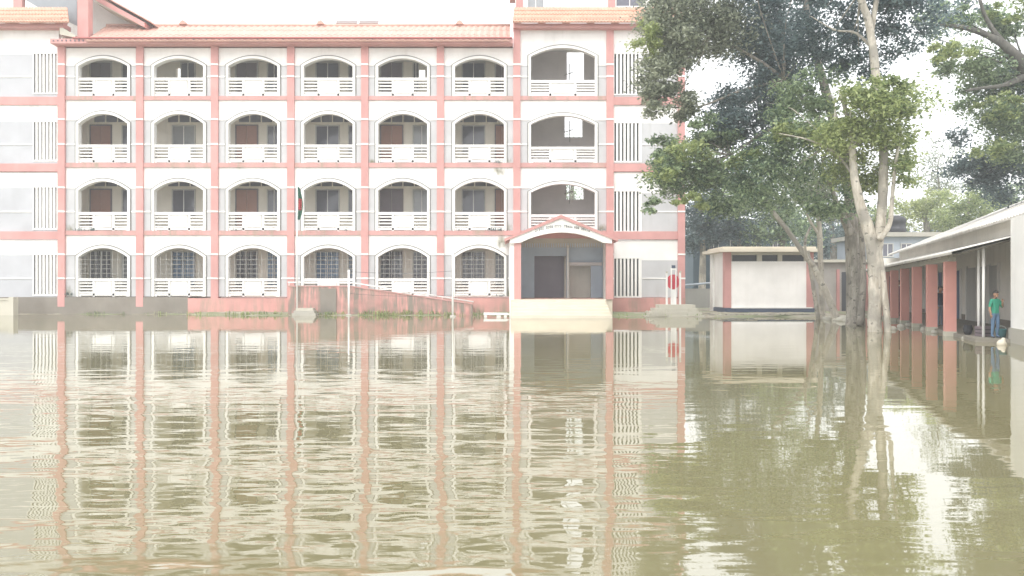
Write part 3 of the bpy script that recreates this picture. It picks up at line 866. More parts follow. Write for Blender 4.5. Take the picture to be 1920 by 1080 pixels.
for px, ya, yb in ((542, 536, 530), (598, 536, 530), (655, 536, 530), (713, 544.5, 538.5), (771, 553, 547.5), (829, 561.5, 557)):
    MB().tube([PX(px, ya + 1, Yr0 + 0.1), PX(px, yb, Yr0 + 0.1)], 0.022, 6).build('baluster', M['trim'], ramp_o)
m = MB(); m.box(fx(601, Yr0), fx(631, Yr0), Yr0 - 0.05, Yr0 + 0.02, -0.2, fz(541, Yr0)); m.build('patch_panel', M['plinth_dirty'], ramp_o)

# flagpole on its stepped base, limp flag
Yf = 39.6
fp = thing('flagpole', (fx(557, Yf), Yf, 0), 'thin white flagpole on a stepped concrete base in front of the ramp', 'flagpole')
MB().tube([(fx(557, Yf), Yf, -0.2), (fx(557, Yf), Yf, fz(345, Yf))], [0.04, 0.025], 8).build('pole', M['trim'], fp)
for k in range(3):
    B('base_step', fx(557, Yf) - 0.12 + 0.06*k, fx(557, Yf) + 1.05 - 0.10*k, Yf - 0.55 + 0.15*k, Yf + 0.55 - 0.15*k, -0.2 + 0.001*k, 0.12 + 0.12*k, M['concrete'] if k < 2 else M['conc_pale'], fp)
m = MB(); n = 14
x0 = fx(558.5, Yf)
rows = []
for i in range(n + 1):
    t = i / n; z = fz(349, Yf) + (fz(412, Yf) - fz(349, Yf)) * t
    wd = 0.05 + 0.20 * math.sin(math.pi * min(t*0.9 + 0.05, 1)) ** 0.8
    rows.append([(x0 + wd * k / 6, Yf - 0.02 + 0.06 * math.sin(k * 1.9 + 3 * t), z - 0.10 * k / 6 * (1 - t)) for k in range(7)])
for i in range(n):
    for k in range(6):
        m.poly([rows[i][k], rows[i+1][k], rows[i+1][k+1], rows[i][k+1]], 1 if 5 <= i <= 9 and 1 <= k <= 4 else 0, True)
fl = m.build('flag', [M['flaggreen'], M['flagred']], None)
sol = fl.modifiers.new('thickness', 'SOLIDIFY'); sol.thickness = 0.008
tag(fl, 'limp dark green flag with a red patch hanging from the flagpole', 'flag')

# net posts with cables
posts = []
for px, Y, yt, lab in ((654, 39.4, 506, 'short white net post standing before the high end of the ramp'), (849, 37.6, 474, 'tall white net post at the low end of the ramp')):
    p = thing('net_post', (fx(px, Y), Y, 0), lab, 'post', 'net posts in the flooded yard')
    MB().tube([(fx(px, Y), Y, -0.4), (fx(px, Y), Y, fz(yt, Y))], 0.05, 10).build('pole', M['trim'], p)
    MB().tube([(fx(px, Y), Y, -0.3), (fx(px, Y), Y, 0.07)], [0.2, 0.13], 10).build('footing', M['concrete'], p)
    MB().tube([(fx(px, Y) - 0.09, Y, fz(yt + 3, Y)), (fx(px, Y) + 0.09, Y, fz(yt + 3, Y))], 0.018, 6).build('hook', M['metal'], p)
    posts.append((fx(px, Y), Y))
for zz, nm in ((509, 'thin upper cable strung between the two white net posts'), (550, 'thin lower cable strung between the two white net posts')):
    a = Vector((posts[0][0], posts[0][1], fz(zz, 39.4))); b = Vector((posts[1][0], posts[1][1], fz(zz - 1 if zz < 520 else zz + 3, 37.6)))
    pts = [a.lerp(b, i/12) - Vector((0, 0, 0.10 * 4 * (i/12) * (1 - i/12))) for i in range(13)]
    tag(MB().tube(pts, 0.008, 5).build('cable', M['dark'], None), nm, 'cable')

# white bench, half under water
Yw = 37.4
bn = thing('bench', (fx(931, Yw), Yw, 0), 'low white bench half under water left of the entrance steps', 'bench')
m = MB(); m.prism([(fx(907, Yw), 0.10), (fx(953, Yw), 0.10), (fx(956, Yw), 0.13), (fx(950, Yw), 0.185), (fx(907, Yw), 0.20)], Yw - 0.22, Yw + 0.22); m.build('seat', M['white'], bn)
for px in (908, 931, 945):
    B('leg', fx(px, Yw), fx(px, Yw) + (0.2 if px == 931 else 0.13), Yw - 0.18, Yw + 0.18, -0.3, 0.10, M['white'], bn)
# concrete stub at the left
Yk = 39.6
st = thing('concrete_stub', (fx(8, Yk), Yk, 0), 'low pale concrete wall stub at the foot of the grey left wing', 'wall stub')
B('wall', fx(-60, Yk), fx(16, Yk), Yk, Yk + 0.3, -0.3, fz(563, Yk), M['conc_pale'], st)
B('coping', fx(-62, Yk), fx(17, Yk), Yk - 0.04, Yk + 0.34, fz(563, Yk), fz(559.5, Yk), M['conc_pale'], st)
B('post', fx(17, Yk), fx(26, Yk), Yk - 0.05, Yk + 0.35, -0.3, fz(557, Yk), M['conc_pale'], st)

# ------------------------------------------------------------------ monument with a red disc
Ym = 38.6
def mx(x): return fx(x, Ym)
mo = thing('monument', (mx(1263), Ym, 0), 'small white pillar monument with a red disc on a stepped base by the school corner', 'monument')
zs_ = fz(571, Ym)
for k in range(4):
    B('base_step', mx(1203 + 10*k), mx(1312 - 4*k), Ym - 1.1 + 0.22*k, Ym + 0.5 + 0.02*k, -0.3 + 0.001*k, 0.05 + (zs_ - 0.05) * k / 3, M['conc_pale'], mo)
for (xa, xb, yt) in ((1248.6, 1251.6, 512), (1273.6, 1276.6, 511)):
    B('column', mx(xa), mx(xb), Ym - 0.06, Ym + 0.06, zs_, fz(yt, Ym), M['trim'], mo)
    B('column_head', mx(xa + 0.4), mx(xb - 0.4), Ym - 0.16, Ym + 0.02, fz(yt, Ym), fz(yt - 3, Ym), M['conc_pale'], mo)
fr = MB()
for (xa, xb) in ((1257.6, 1259.2), (1266.0, 1267.6)): fr.box(mx(xa), mx(xb), Ym - 0.10, Ym + 0.02, zs_, fz(506, Ym))
fr.box(mx(1257.5), mx(1267.7), Ym - 0.10, Ym + 0.02, fz(506, Ym), fz(503, Ym)); fr.box(mx(1259.2), mx(1266.0), Ym - 0.06, Ym, zs_, fz(543, Ym))
fr.build('centre_column', M['trim'], mo)
B('column_cap', mx(1259.5), mx(1265.5), Ym - 0.12, Ym + 0.04, fz(503, Ym), fz(497.5, Ym), M['navy'], mo)
m = MB(); cz = fz(528.5, Ym); cxm = mx(1262.6); n = 32; rr = 12.3 * Ym / FOC; rz_ = 14.0 * Ym / FOC
m.prism([(cxm + rr*math.cos(2*math.pi*i/n), cz + rz_*math.sin(2*math.pi*i/n)) for i in range(n)], Ym + 0.075, Ym + 0.12); m.build('disc', M['redsign'], mo)
m = MB()
for k in range(9):
    m.box(mx(1205 + k*4.4), mx(1205 + k*4.4) + 0.05, Ym - 1.14, Ym - 1.10, 0.05, 0.30)
m.build('base_lattice', M['conc_pale'], mo)

# ------------------------------------------------------------------ white flat-roofed box building
Yx0, Yx1 = 40.4, 43.2
def qx(x): return fx(x, Yx0)
def qz(y): return fz(y, Yx0)
bxh = thing('small_building', (qx(1440), Yx0, 0), 'small white flat-roofed building with pink corner pillars and a blank white front', 'building')
B('base', qx(1358), qx(1526), Yx0 - 0.1, Yx1, -0.3, qz(578), M['navy'], bxh)
B('front_panel', qx(1370.5), qx(1511.5), Yx0 - 0.02, Yx0 + 0.14, qz(577), qz(490), paint('box_front_white', (0.88, 0.85, 0.82), (0.6, 0.56, 0.5), 0.35), bxh)
for xa, xb in ((1358, 1370.5), (1511.5, 1525)): B('pillar', qx(xa) + 0.002, qx(xb) - 0.002, Yx0 - 0.06, Yx0 + 0.3, qz(577), qz(473), M['pink'], bxh)
B('vent_back', qx(1370.5), qx(1511.5), Yx0 + 0.16, Yx0 + 0.2, qz(490), qz(474), M['dark'], bxh)
for xa, xb in ((1370.6, 1373), (1420, 1429), (1459, 1467), (1509, 1511.4)): B('vent_post', qx(xa), qx(xb), Yx0 + 0.01, Yx0 + 0.155, qz(489.8), qz(478.2), M['conc_pale'], bxh)
B('vent_head', qx(1370.6), qx(1511.4), Yx0 + 0.0, Yx0 + 0.15, qz(478), qz(473), M['conc_pale'], bxh)
B('side_wall', qx(1358) + 0.05, qx(1358) + 0.2, Yx0 + 0.3, Yx1, qz(577), qz(473), M['white'], bxh)
B('side_pilaster', qx(1358) - 0.03, qx(1358) + 0.05, Yx1 - 0.6, Yx1, 0, qz(473), M['trim'], bxh)
B('side_wall', qx(1525) - 0.2, qx(1525) - 0.05, Yx0 + 0.3, Yx1, qz(577), qz(473), M['grey'], bxh)
B('rear_wall', qx(1358) + 0.2, qx(1525) - 0.2, Yx1 - 0.15, Yx1 - 0.003, qz(577), qz(473), M['grey'], bxh)
m = MB(); m.box(qx(1344), qx(1530), Yx0 - 0.55, Yx1 + 0.3, qz(473) + 0.002, qz(467)); ro = m.build('roof_slab', M['step'], bxh)
B('roof_kerb', qx(1352), qx(1526), Yx0 - 0.3, Yx1, qz(467), qz(463), M['step'], ro)
B('sill', qx(1370.5), qx(1522), Yx0 - 0.12, Yx0 - 0.02, qz(578), qz(576), M['trim'], bxh)

# ------------------------------------------------------------------ long tin shed on the right
AL = Vector((0.33, 1.0, 0)).normalized()              # runs away from the camera
NO = Vector((AL.y, -AL.x, 0))                         # into the shed
P0 = Vector((12.15, 22.2, 0))                         # the front column
def SH(p):                                            # (along, in, up) -> world; mirrored frame handled by two-sided faces
    return P0 + AL * p.x + NO * p.y + Vector((0, 0, p.z))
def SB(name, a0, a1, b0, b1, z0, z1, m, parent):
    mb = MB(); mb.T = SH; mb.box(a0, a1, b0, b1, z0, z1)
    mb.f = [tuple(reversed(q)) for q in mb.f]
    return mb.build(name, m, parent)
shed = thing('long_shed', P0 + AL * 4, 'long low school shed with pink veranda pillars and an old tin roof', 'shed')
AE = 20.5                                             # far end, along
WI = 2.5                                              # depth of the veranda
def wall_a(x):                                        # where the photo column x meets the inner wall
    Y = (4.824 + WI / 0.9496) / ((x - 960.0) / FOC - 0.33)
    return (Y - 22.2 + 0.3134 * WI) / 0.9496
shedfloor = paint('shed_floor_wet', (0.24, 0.22, 0.185), (0.14, 0.13, 0.10), 0.7)
SB('veranda_floor', -2.7, AE, 0.06, WI, -0.4, 0.09, shedfloor, shed)
c0 = None
for k in range(8):
    if c0 is None:
        c0 = SB('pillar', -0.14, 0.14, -0.14, 0.14, -0.3, 2.06, M['shedpink'], shed)
        SB('pillar_foot', -0.15, 0.15, -0.15, 0.15, -0.3, 0.13, M['conc_pale'], c0)
    else: dup(c0, AL * (2.738 * k))
for a in (-1.45, -1.95):
    mb = MB(); mb.T = SH; mb.tube([(a, 0.40, -0.3), (a, 0.40, 2.40)], 0.035, 8); mb.build('post', M['trim'], shed)
SB('beam', -0.3, AE, -0.08, 0.10, 2.06, 2.19, M['concrete'], shed)
shedwall = paint('shed_wall', (0.82, 0.79, 0.73), (0.46, 0.43, 0.38), 0.5)
SB('wall', -4, AE, WI, WI + 0.15, 0.09, 3.75, shedwall, shed)
SB('upper_wall', -2.5, AE, 1.45, 1.55, 2.76, 3.32, shedwall, shed)
SB('end_wall', AE - 0.14, AE, 0.12, WI, 0.09, 2.9, shedwall, shed)
def shed_door(x0, x1, m_, top=2.05):
    a, b = sorted((wall_a(x0), wall_a(x1)))
    d = SB('door', a, b, WI - 0.05, WI - 0.004, 0.10, top, m_, shed)
    SB('door_frame', a - 0.08, a, WI - 0.08, WI - 0.004, 0.10, top + 0.08, M['trim'], d); SB('door_frame', b, b + 0.08, WI - 0.08, WI - 0.004, 0.10, top + 0.08, M['trim'], d)
    return d
for x0, x1 in ((1795, 1803), (1762, 1770), (1738, 1743)): shed_door(x0, x1, M['bluedoor'])
d = SB('door', AE - 0.20, AE - 0.145, 0.45, 1.35, 0.10, 1.95, M['bluedoor'], shed)
shutter = paint('shutter_grey', (0.44, 0.445, 0.43), (0.24, 0.24, 0.23), 0.5)
for x0, x1 in ((1815, 1834), (1838, 1854), (1858, 1874)): shed_door(x0, x1, shutter, 2.1)
wx = sorted((wall_a(1776), wall_a(1788)))
wd = SB('window', wx[0], wx[1], WI - 0.05, WI - 0.004, 0.8, 1.95, M['glasspale'], shed)
for t in (0.0, 0.33, 0.66, 1.0):
    SB('bar', wx[0] + (wx[1]-wx[0])*t - 0.02, wx[0] + (wx[1]-wx[0])*t + 0.02, WI - 0.09, WI - 0.05, 0.8, 1.95, M['trim'], wd)
SB('damp_base', -3.4, AE - 0.2, WI - 0.02, WI - 0.001, 0.095, 0.30, M['plinth_dirty'], shed)
SB('end_block', -14, -2.56, 0.85, 4.0, 0.36, 3.02, M['white'], shed)
SB('end_block_base', -14, -2.53, 0.81, 4.0, -0.3, 0.36, M['concrete'], shed)
SB('gable_wall', AE - 0.15, AE, WI, 12.5, 0.0, 3.2, M['cream'], shed)
def sribbed(name, a0, a1, b0, z0, b1, z1, ribs, m, rows=2):
    return ribbed(name, SH(Vector((a0, b0, z0))), SH(Vector((a1, b0, z0))), SH(Vector((a0, b1, z1))), SH(Vector((a1, b1, z1))), ribs, rows, m, shed, amp=0.022, step=0.015, thick=0.05)
cr = sribbed('canopy_roof', -2.5, AE + 0.2, -0.42, 2.22, WI - 0.02, 3.00, 90, M['tin'])
mr = sribbed('main_roof', -14, AE + 0.25, 0.95, 3.08, 7.0, 5.65, 130, M['tin'], 4)
sribbed('rear_roof', -14, AE + 0.25, 13.0, 3.08, 7.0, 5.65, 60, M['tin'], 1)
for k in range(30):
    a = -2.3 + k * 0.76
    mb = MB(); mb.T = SH; mb.tube([(a, -0.36, 2.165), (a, WI - 0.05, 2.925)], 0.03, 5); mb.build('rafter', M['bark_grey'], cr)

# things along the shed
def at_shed(a, b, z): return SH(Vector((a, b, z)))
p = at_shed(-0.95, 0.25, 0.09); m = MB()
m.tube([p, p + Vector((0, 0, 0.05)), p + Vector((0, 0, 0.16)), p + Vector((0, 0, 0.24)), p + Vector((0, 0, 0.26))], [0.07, 0.10, 0.125, 0.10, 0.11], 12)
tag(m.build('pot', M['black'], None), 'round black pot under the grey shutters of the shed', 'pot')
p = at_shed(-1.70, 0.45, 0.09); cr_ = thing('crate', p, 'dark slatted crate between the two slim white posts of the shed', 'crate')
for k in range(3):
    B('slat', p.x - 0.13, p.x + 0.13, p.y - 0.16, p.y + 0.16, p.z + 0.01 + 0.09*k, p.z + 0.075 + 0.09*k, M['doordark'], cr_)
B('post', p.x - 0.12, p.x + 0.12, p.y - 0.15, p.y + 0.15, p.z, p.z + 0.25, M['black'], cr_)
p = at_shed(-2.1, 0.75, 0.09); m = MB()
m.tube([p, p + Vector((0, 0, 0.20)), p + Vector((0, 0, 0.22))], [0.10, 0.13, 0.14], 12)
bk = m.build('bucket', M['teal'], None); tag(bk, 'teal bucket on the shed veranda beside the boy', 'bucket')
hd = MB(); hd.tube([p + Vector((0.13*math.cos(t), 0.0, 0.21 + 0.08*math.sin(t))) for t in np.linspace(0, math.pi, 9)], 0.008, 5); hd.build('handle', M['metal'], bk)
p = Vector((fx(1878, 18.6), 18.6, 0.02)); m = MB(); m.ball(p, (0.11, 0.09, 0.11), 0, 12, 8, 0.10); m.ball(p + Vector((0.04, 0, 0.10)), (0.05, 0.05, 0.05), 0, 8, 6, 0.1)
tag(m.build('sack', M['step'], None), 'small pale tied sack floating at the feet of the boy', 'sack')

# ------------------------------------------------------------------ people
def person(name, label, base, height, yaw, shirt, legs, skin, hair, dress=False, arm='down', cat='person'):
    s = height / 1.75
    bmv = {'pel': (0,0,.95), 'wst': (0,0,1.08), 'chs': (0,-.01,1.30), 'nck': (0,0,1.47), 'hed': (0,-.015,1.53),
           'shL': (.17,0,1.40), 'shR': (-.17,0,1.40), 'elL': (.235,.02,1.12), 'elR': (-.235,.02,1.12), 'wrL': (.25,-.06,.88), 'wrR': (-.25,-.06,.88),
           'hpL': (.09,0,.90), 'hpR': (-.09,0,.90), 'knL': (.10,-.03,.50), 'knR': (-.105,.0,.50), 'anL': (.105,.02,.08), 'anR': (-.12,.02,.08), 'toL': (.11,-.14,.04), 'toR': (-.14,-.13,.04)}
    if arm == 'mouth': bmv['elL'] = (.25,-.08,1.14); bmv['wrL'] = (.11,-.22,1.36)
    rad = {'pel': .145, 'wst': .125, 'chs': .15, 'nck': .055, 'hed': .06, 'shL': .07, 'shR': .07, 'elL': .048, 'elR': .048, 'wrL': .033, 'wrR': .033,
           'hpL': .092, 'hpR': .092, 'knL': .062, 'knR': .062, 'anL': .043, 'anR': .043, 'toL': .036, 'toR': .036}
    ed = [('pel','wst'),('wst','chs'),('chs','nck'),('nck','hed'),('chs','shL'),('chs','shR'),('shL','elL'),('shR','elR'),('elL','wrL'),('elR','wrR'),
          ('pel','hpL'),('pel','hpR'),('hpL','knL'),('hpR','knR'),('knL','anL'),('knR','anR'),('anL','toL'),('anR','toR')]
    keys = list(bmv)
    me = bpy.data.meshes.new(name + '_rig')
    me.from_pydata([bmv[k] for k in keys], [(keys.index(a), keys.index(b)) for a, b in ed], [])
    tmp = bpy.data.objects.new(name + '_rig', me); COL.objects.link(tmp)
    mod = tmp.modifiers.new('skin', 'SKIN'); 
    sub = tmp.modifiers.new('sub', 'SUBSURF'); sub.levels = 2; sub.render_levels = 2
    sv = me.skin_vertices[0].data
    for i, k in enumerate(keys):
        sv[i].radius = (rad[k], rad[k] * (0.75 if k in ('pel','wst','chs') else 1.0)); sv[i].use_root = (k == 'pel')
    dg = bpy.context.evaluated_depsgraph_get()
    bm_ = bpy.data.meshes.new_from_object(tmp.evaluated_get(dg))
    bpy.data.objects.remove(tmp)
    mb = MB()
    vs = [v.co.copy() for v in bm_.vertices]
    b0 = mb._add(vs)
    for pl in bm_.polygons:
        c = pl.center
        side = abs(c.x)
        mi = 0
        if c.z > 1.44 and side < 0.14: mi = 2
        elif side > 0.2 and c.z < 1.17 and not (arm == 'mouth' and c.z > 1.3): mi = 2
        elif arm == 'mouth' and c.y < -0.13 and c.z > 1.15: mi = 2
        elif c.z < 0.07: mi = 3
        elif c.z < 0.93 and side < 0.2: mi = 0 if (dress and c.z > 0.25) else 1
        mb.f.append(tuple(b0 + i for i in pl.vertices)); mb.m.append(mi); mb.sm.append(True)
    bpy.data.meshes.remove(bm_)
    # head, ears, nose, eyes, mouth
    hc = Vector((0, -.03, 1.635))
    mb.ball(hc, (.078, .095, .118), 2, 14, 10)
    mb.ball(hc + Vector((0, -.045, -.075)), (.045, .045, .04), 2, 8, 6)
    for sx in (-1, 1):
        mb.ball(hc + Vector((.079*sx, .01, -.01)), (.014, .026, .034), 2, 6, 5)
        mb.ball(hc + Vector((.03*sx, -.087, .0)), (.014, .012, .009), 3, 6, 5)
    mb.ball(hc + Vector((0, -.1, -.03)), (.014, .02, .022), 2, 6, 5)
    mb.ball(hc + Vector((0, -.088, -.066)), (.026, .012, .008), 4, 6, 5)
    # hands: palm, four fingers, thumb
    for sd in ('L', 'R'):
        w = Vector(bmv['wr' + sd]); e = Vector(bmv['el' + sd]); d = (w - e).normalized()
        sgn = 1 if sd == 'L' else -1
        fw = Vector((0, -1, 0)); fw = (fw - d * fw.dot(d)).normalized()
        nn = d.cross(fw).normalized()
        pc = w + d * .055
        mb.tube([w, w + d*.03, w + d*.09], [.028, .038, .034], 8, 2)
        for q, ln in enumerate((.062, .075, .07, .052)):
            r0 = w + d * .085 + fw * (.027 - .018*q)
            mb.tube([r0, r0 + d*ln*.55, r0 + d*ln - nn*sgn*.018], [.0095, .009, .006], 5, 2)
        t0 = w + d*.035 + fw*.03
        mb.tube([t0, t0 + d*.03 + fw*.025, t0 + d*.062 + fw*.03], [.012, .011, .007], 5, 2)
    R = Matrix.Rotation(yaw, 3, 'Z')
    base = Vector(base)
    mb.v = [tuple(base + R @ (Vector(v) * s)) for v in mb.v]
    o = mb.build(name, [shirt, legs, skin, M['black'], M['door']], None, origin=base)
    tag(o, label, cat)
    hb = MB(); random.seed(3)
    hb.ball(hc + Vector((0, .004, .030)), (.090, .118, .110), 0, 14, 11, 0.03)
    keep = []
    hb.v = [((x, max(y, -.125 if z > hc.z + .040 else -.02), max(z, hc.z - .05 if y > -.01 else hc.z + .045))) for x, y, z in hb.v]
    hb.v = [tuple(base + R @ (Vector(v) * s)) for v in hb.v]
    hb.build('hair', hair, o)
    return o
SK = plain('skin', (0.34, 0.20, 0.13), 0.55)
HR = plain('hair_black', (0.018, 0.016, 0.015), 0.5)
person('person', 'boy in green shirt and blue jeans standing beside the white shed wall', SH(Vector((-2.42, 0.55, 0.09))), 1.16, 0.25,
       plain('shirt_green', (0.035, 0.26, 0.17), 0.8), plain('jeans_blue', (0.10, 0.17, 0.27), 0.8), SK, HR, arm='mouth')
person('person', 'person in dark blue clothes standing in the shed doorway behind the front pillar', SH(Vector((4.25, 0.5, 0.09))), 1.3, 0.4,
       plain('shirt_navy', (0.04, 0.055, 0.10), 0.8), plain('jeans_grey', (0.17, 0.21, 0.27), 0.8), SK, HR)
person('person', 'person in maroon and pink dress standing deep inside the pillared shed veranda', SH(Vector((13.9, 0.5, 0.09))), 1.6, 0.5,
       paint('dress_maroon', (0.22, 0.08, 0.12), (0.6, 0.42, 0.45), 0.9, scale=5, streak=False), plain('trouser_plum', (0.12, 0.06, 0.10), 0.8), SK, HR, dress=True)

# ------------------------------------------------------------------ buildings and walls further back
# weathered outbuilding between the trees
Yo = 42.5
ob = thing('outbuilding', (fx(1585, Yo), Yo, 0), 'stained grey outbuilding with red drips behind the tree trunks', 'outbuilding')
B('wall', fx(1527, Yo), fx(1660, Yo), Yo, Yo + 4, 0, fz(492, Yo), paint('stained_grey', (0.40, 0.375, 0.345), (0.20, 0.18, 0.165), 0.9, var=0.2), ob)
B('roof_slab', fx(1522, Yo), fx(1666, Yo), Yo - 0.3, Yo + 4.3, fz(492, Yo), fz(487, Yo), M['conc_pale'], ob)
for px, w in ((1568, 5), (1622, 12), (1640, 9)):
    B('pier', fx(px, Yo), fx(px + w, Yo), Yo - 0.1, Yo + 0.002, 0, fz(505 if px < 1600 else 496, Yo), M['pink'], ob)
B('doorway', fx(1578, Yo), fx(1598, Yo), Yo - 0.02, Yo + 0.01, 0.1, fz(510, Yo), M['dark'], ob)
# flat roofed house with the water tank
Yt = 52.0
hs = thing('flat_roofed_house', (fx(1700, Yt), Yt, 0), 'bluish grey flat-roofed house carrying a black water tank', 'house')
B('wall', fx(1640, Yt), fx(1760, Yt), Yt, Yt + 6, 0, fz(444, Yt), M['tinblue'], hs)
B('roof_slab', fx(1632, Yt), fx(1768, Yt), Yt - 0.4, Yt + 6.4, fz(444, Yt), fz(436, Yt), M['concrete'], hs)
for px in (1655, 1690, 1725): 
    wo = window(fx(px, Yt), fx(px + 18, Yt), fz(480, Yt), fz(458, Yt), Yt, M['glass'], False, parent=hs)
zt = fz(436, Yt); tx = fx(1698, Yt); ty = Yt + 1.2
tk = MB(); tk.tube([(tx, ty, zt), (tx, ty, zt + 0.35), (tx, ty, zt + 0.38), (tx, ty, zt + 0.72), (tx, ty, zt + 0.75), (tx, ty, zt + 1.0), (tx, ty, zt + 1.14), (tx, ty, zt + 1.20)],
                   [0.58, 0.58, 0.55, 0.55, 0.58, 0.58, 0.36, 0.2], 20)
tank = tk.build('water_tank', M['black'], None); tag(tank, 'black cylindrical water tank on the flat roof behind the shed', 'water tank')
MB().tube([(tx, ty, zt + 1.19), (tx, ty, zt + 1.27)], [0.22, 0.20], 16).build('lid', M['metal'], tank)
# boundary wall and pipe rail beyond the school corner
Yv = 50.0
bw = thing('boundary_wall', (fx(1330, Yv), Yv, 0), 'low grey boundary wall with a sagging pipe along its top', 'wall')
B('wall', fx(1180, Yv), fx(1660, Yv), Yv, Yv + 0.25, 0, fz(541, Yv), paint('boundary_grey', (0.33, 0.325, 0.30), (0.2, 0.2, 0.17), 0.6), bw)
pts = [PX(1180 + 24*i, 532 + 4*math.sin(i*0.55), Yv - 0.1) for i in range(20)]
MB().tube(pts, 0.07, 8).build('pipe', M['tinblue'], bw)
# blue tin house far behind the white box
Yq = 58.0
th = thing('tin_house', (fx(1410, Yq), Yq, 0), 'dark blue tin house half hidden by foliage behind the flat-roofed box', 'house')
B('wall', fx(1300, Yq), fx(1480, Yq), Yq, Yq + 5, 0, fz(440, Yq), plain('tin_navy', (0.07, 0.11, 0.14), 0.6), th)
m = MB(); m.prism([(fx(1290, Yq), fz(441, Yq)), (fx(1490, Yq), fz(441, Yq)), (fx(1425, Yq), fz(414, Yq)), (fx(1362, Yq), fz(414, Yq))], Yq - 0.4, Yq + 5.4); m.build('roof', M['tinblue'], th)
for px in (1330, 1370, 1410, 1450):
    window(fx(px, Yq), fx(px + 16, Yq), fz(474, Yq), fz(452, Yq), Yq, M['glass'], False, parent=th)

# ------------------------------------------------------------------ trees
def leaf_cloud(clusters, size, seed, flat=0.5):
    r = np.random.default_rng(seed); size = size * 0.82
    clusters = [(c, rad, int(n * 1.3), int(k * 1.3)) for c, rad, n, k in clusters]
    C = []
    for (c, rad, n, clumps) in clusters:
        c = np.array(c); rad = np.array(rad)
        k = r.normal(size=(clumps, 3)); k /= np.linalg.norm(k, axis=1)[:, None]
        k *= r.uniform(0.35, 1.0, size=(clumps, 1)) ** 0.6
        cc = c + k * rad
        w = r.integers(0, clumps, n)
        sg = rad.min() * r.uniform(0.16, 0.34, size=(clumps, 1))
        g = r.normal(size=(n, 3)) * sg[w] * np.array([1.25, 1.25, 0.8])
        C.append(cc[w] + g)
    C = np.concatenate(C); n = len(C)
    nrm = r.normal(size=(n, 3)); nrm[:, 2] = np.abs(nrm[:, 2]) + flat
    nrm /= np.linalg.norm(nrm, axis=1)[:, None]
    a = r.normal(size=(n, 3)); a -= (a * nrm).sum(1)[:, None] * nrm; a /= np.linalg.norm(a, axis=1)[:, None]
    b = np.cross(nrm, a)
    L = size * r.uniform(0.6, 1.35, size=(n, 1)); W = L * r.uniform(0.38, 0.55, size=(n, 1))
    V = np.stack([C - a*L*0.5, C + b*W*0.5 - a*L*0.05, C + a*L*0.5 - nrm*L*0.12, C - b*W*0.5 - a*L*0.05], 1).reshape(-1, 3)
    return V, np.arange(4 * n).reshape(-1, 4)
def crown_part(name, clusters, size, mat_, parent, seed):
    V, Q = leaf_cloud(clusters, size, seed)
    o = WLOC[parent.name]
    return link(name, npmesh(name, V - np.array(o), Q, [mat_]), o, parent)
def cl(x, y, rx, ry, Z, n, clumps=16, depth=1.0):
    p = PX(x, y, Z); k = Z / FOC
    return (tuple(p), (rx * k, max(rx, ry) * k * depth, ry * k), n, clumps)
def path(lst, Z, dz=0.0):
    """pixel path at distance Z -> world points and radii"""
    pts, rs = [], []
    for i, (x, y, r) in enumerate(lst):
        zz = Z + dz * i
        pts.append(PX(x, y, zz)); rs.append(r * zz / FOC)
    return pts, rs
def smooth_path(pts, rs, n=4):
    P, Rr = [], []
    for i in range(len(pts) - 1):
        p0, p1, p2, p3 = pts[max(i-1, 0)], pts[i], pts[i+1], pts[min(i+2, len(pts)-1)]
        for k in range(n):
            t = k / n
            P.append(0.5*((2*p1) + (p2-p0)*t + (2*p0-5*p1+4*p2-p3)*t*t + (3*p1-p0-3*p2+p3)*t**3)); Rr.append(rs[i]*(1-t) + rs[i+1]*t)
    P.append(pts[-1]); Rr.append(rs[-1])
    return P, Rr
def limb(mb, lst, Z, dz=0.0, n=10):
    p, r = smooth_path(*path(lst, Z, dz)); mb.tube(p, r, n, 0, True, 0.07)
def twigs(mb, a, clusters, seed, n=3, r0=0.05):
    rr = random.Random(seed)
    a = Vector(a)
    for (c, rad, _, _) in clusters:
        c = Vector(c)
        for _ in range(n):
            e = c + Vector((rr.uniform(-.7, .7)*rad[0], rr.uniform(-.7, .7)*rad[1], rr.uniform(-.6, .7)*rad[2]))
            mid = a.lerp(e, 0.5) + Vector((rr.uniform(-.3, .3), rr.uniform(-.3, .3), rr.uniform(0, .5)))
            p, r = smooth_path([a, mid, e], [r0, r0*0.6, r0*0.15]); mb.tube(p, r, 5)
def tree(name, label, Zb, basepx, limbs, crowns, barkm, group=None, tw=(), thing_cat='tree'):
    """limbs: list of (pixel path, Z, dz); crowns: list of (material, size, clusters)"""
    base = PX(basepx[0], basepx[1], Zb); base.z = -0.1
    t = thing(name, base, label, thing_cat, group)
    mb = MB()
    for (lst, Z, dz) in limbs: limb(mb, lst, Z, dz)
    for i, (a, ci, n, r0) in enumerate(tw):
        twigs(mb, a, crowns[ci][2], i + int(basepx[0]), n, r0)
    mb.build('trunk', barkm, t)
    for i, (mm, size, cls) in enumerate(crowns):
        crown_part('crown', cls, size, mm, t, int(basepx[0]) + i * 17)
    return t

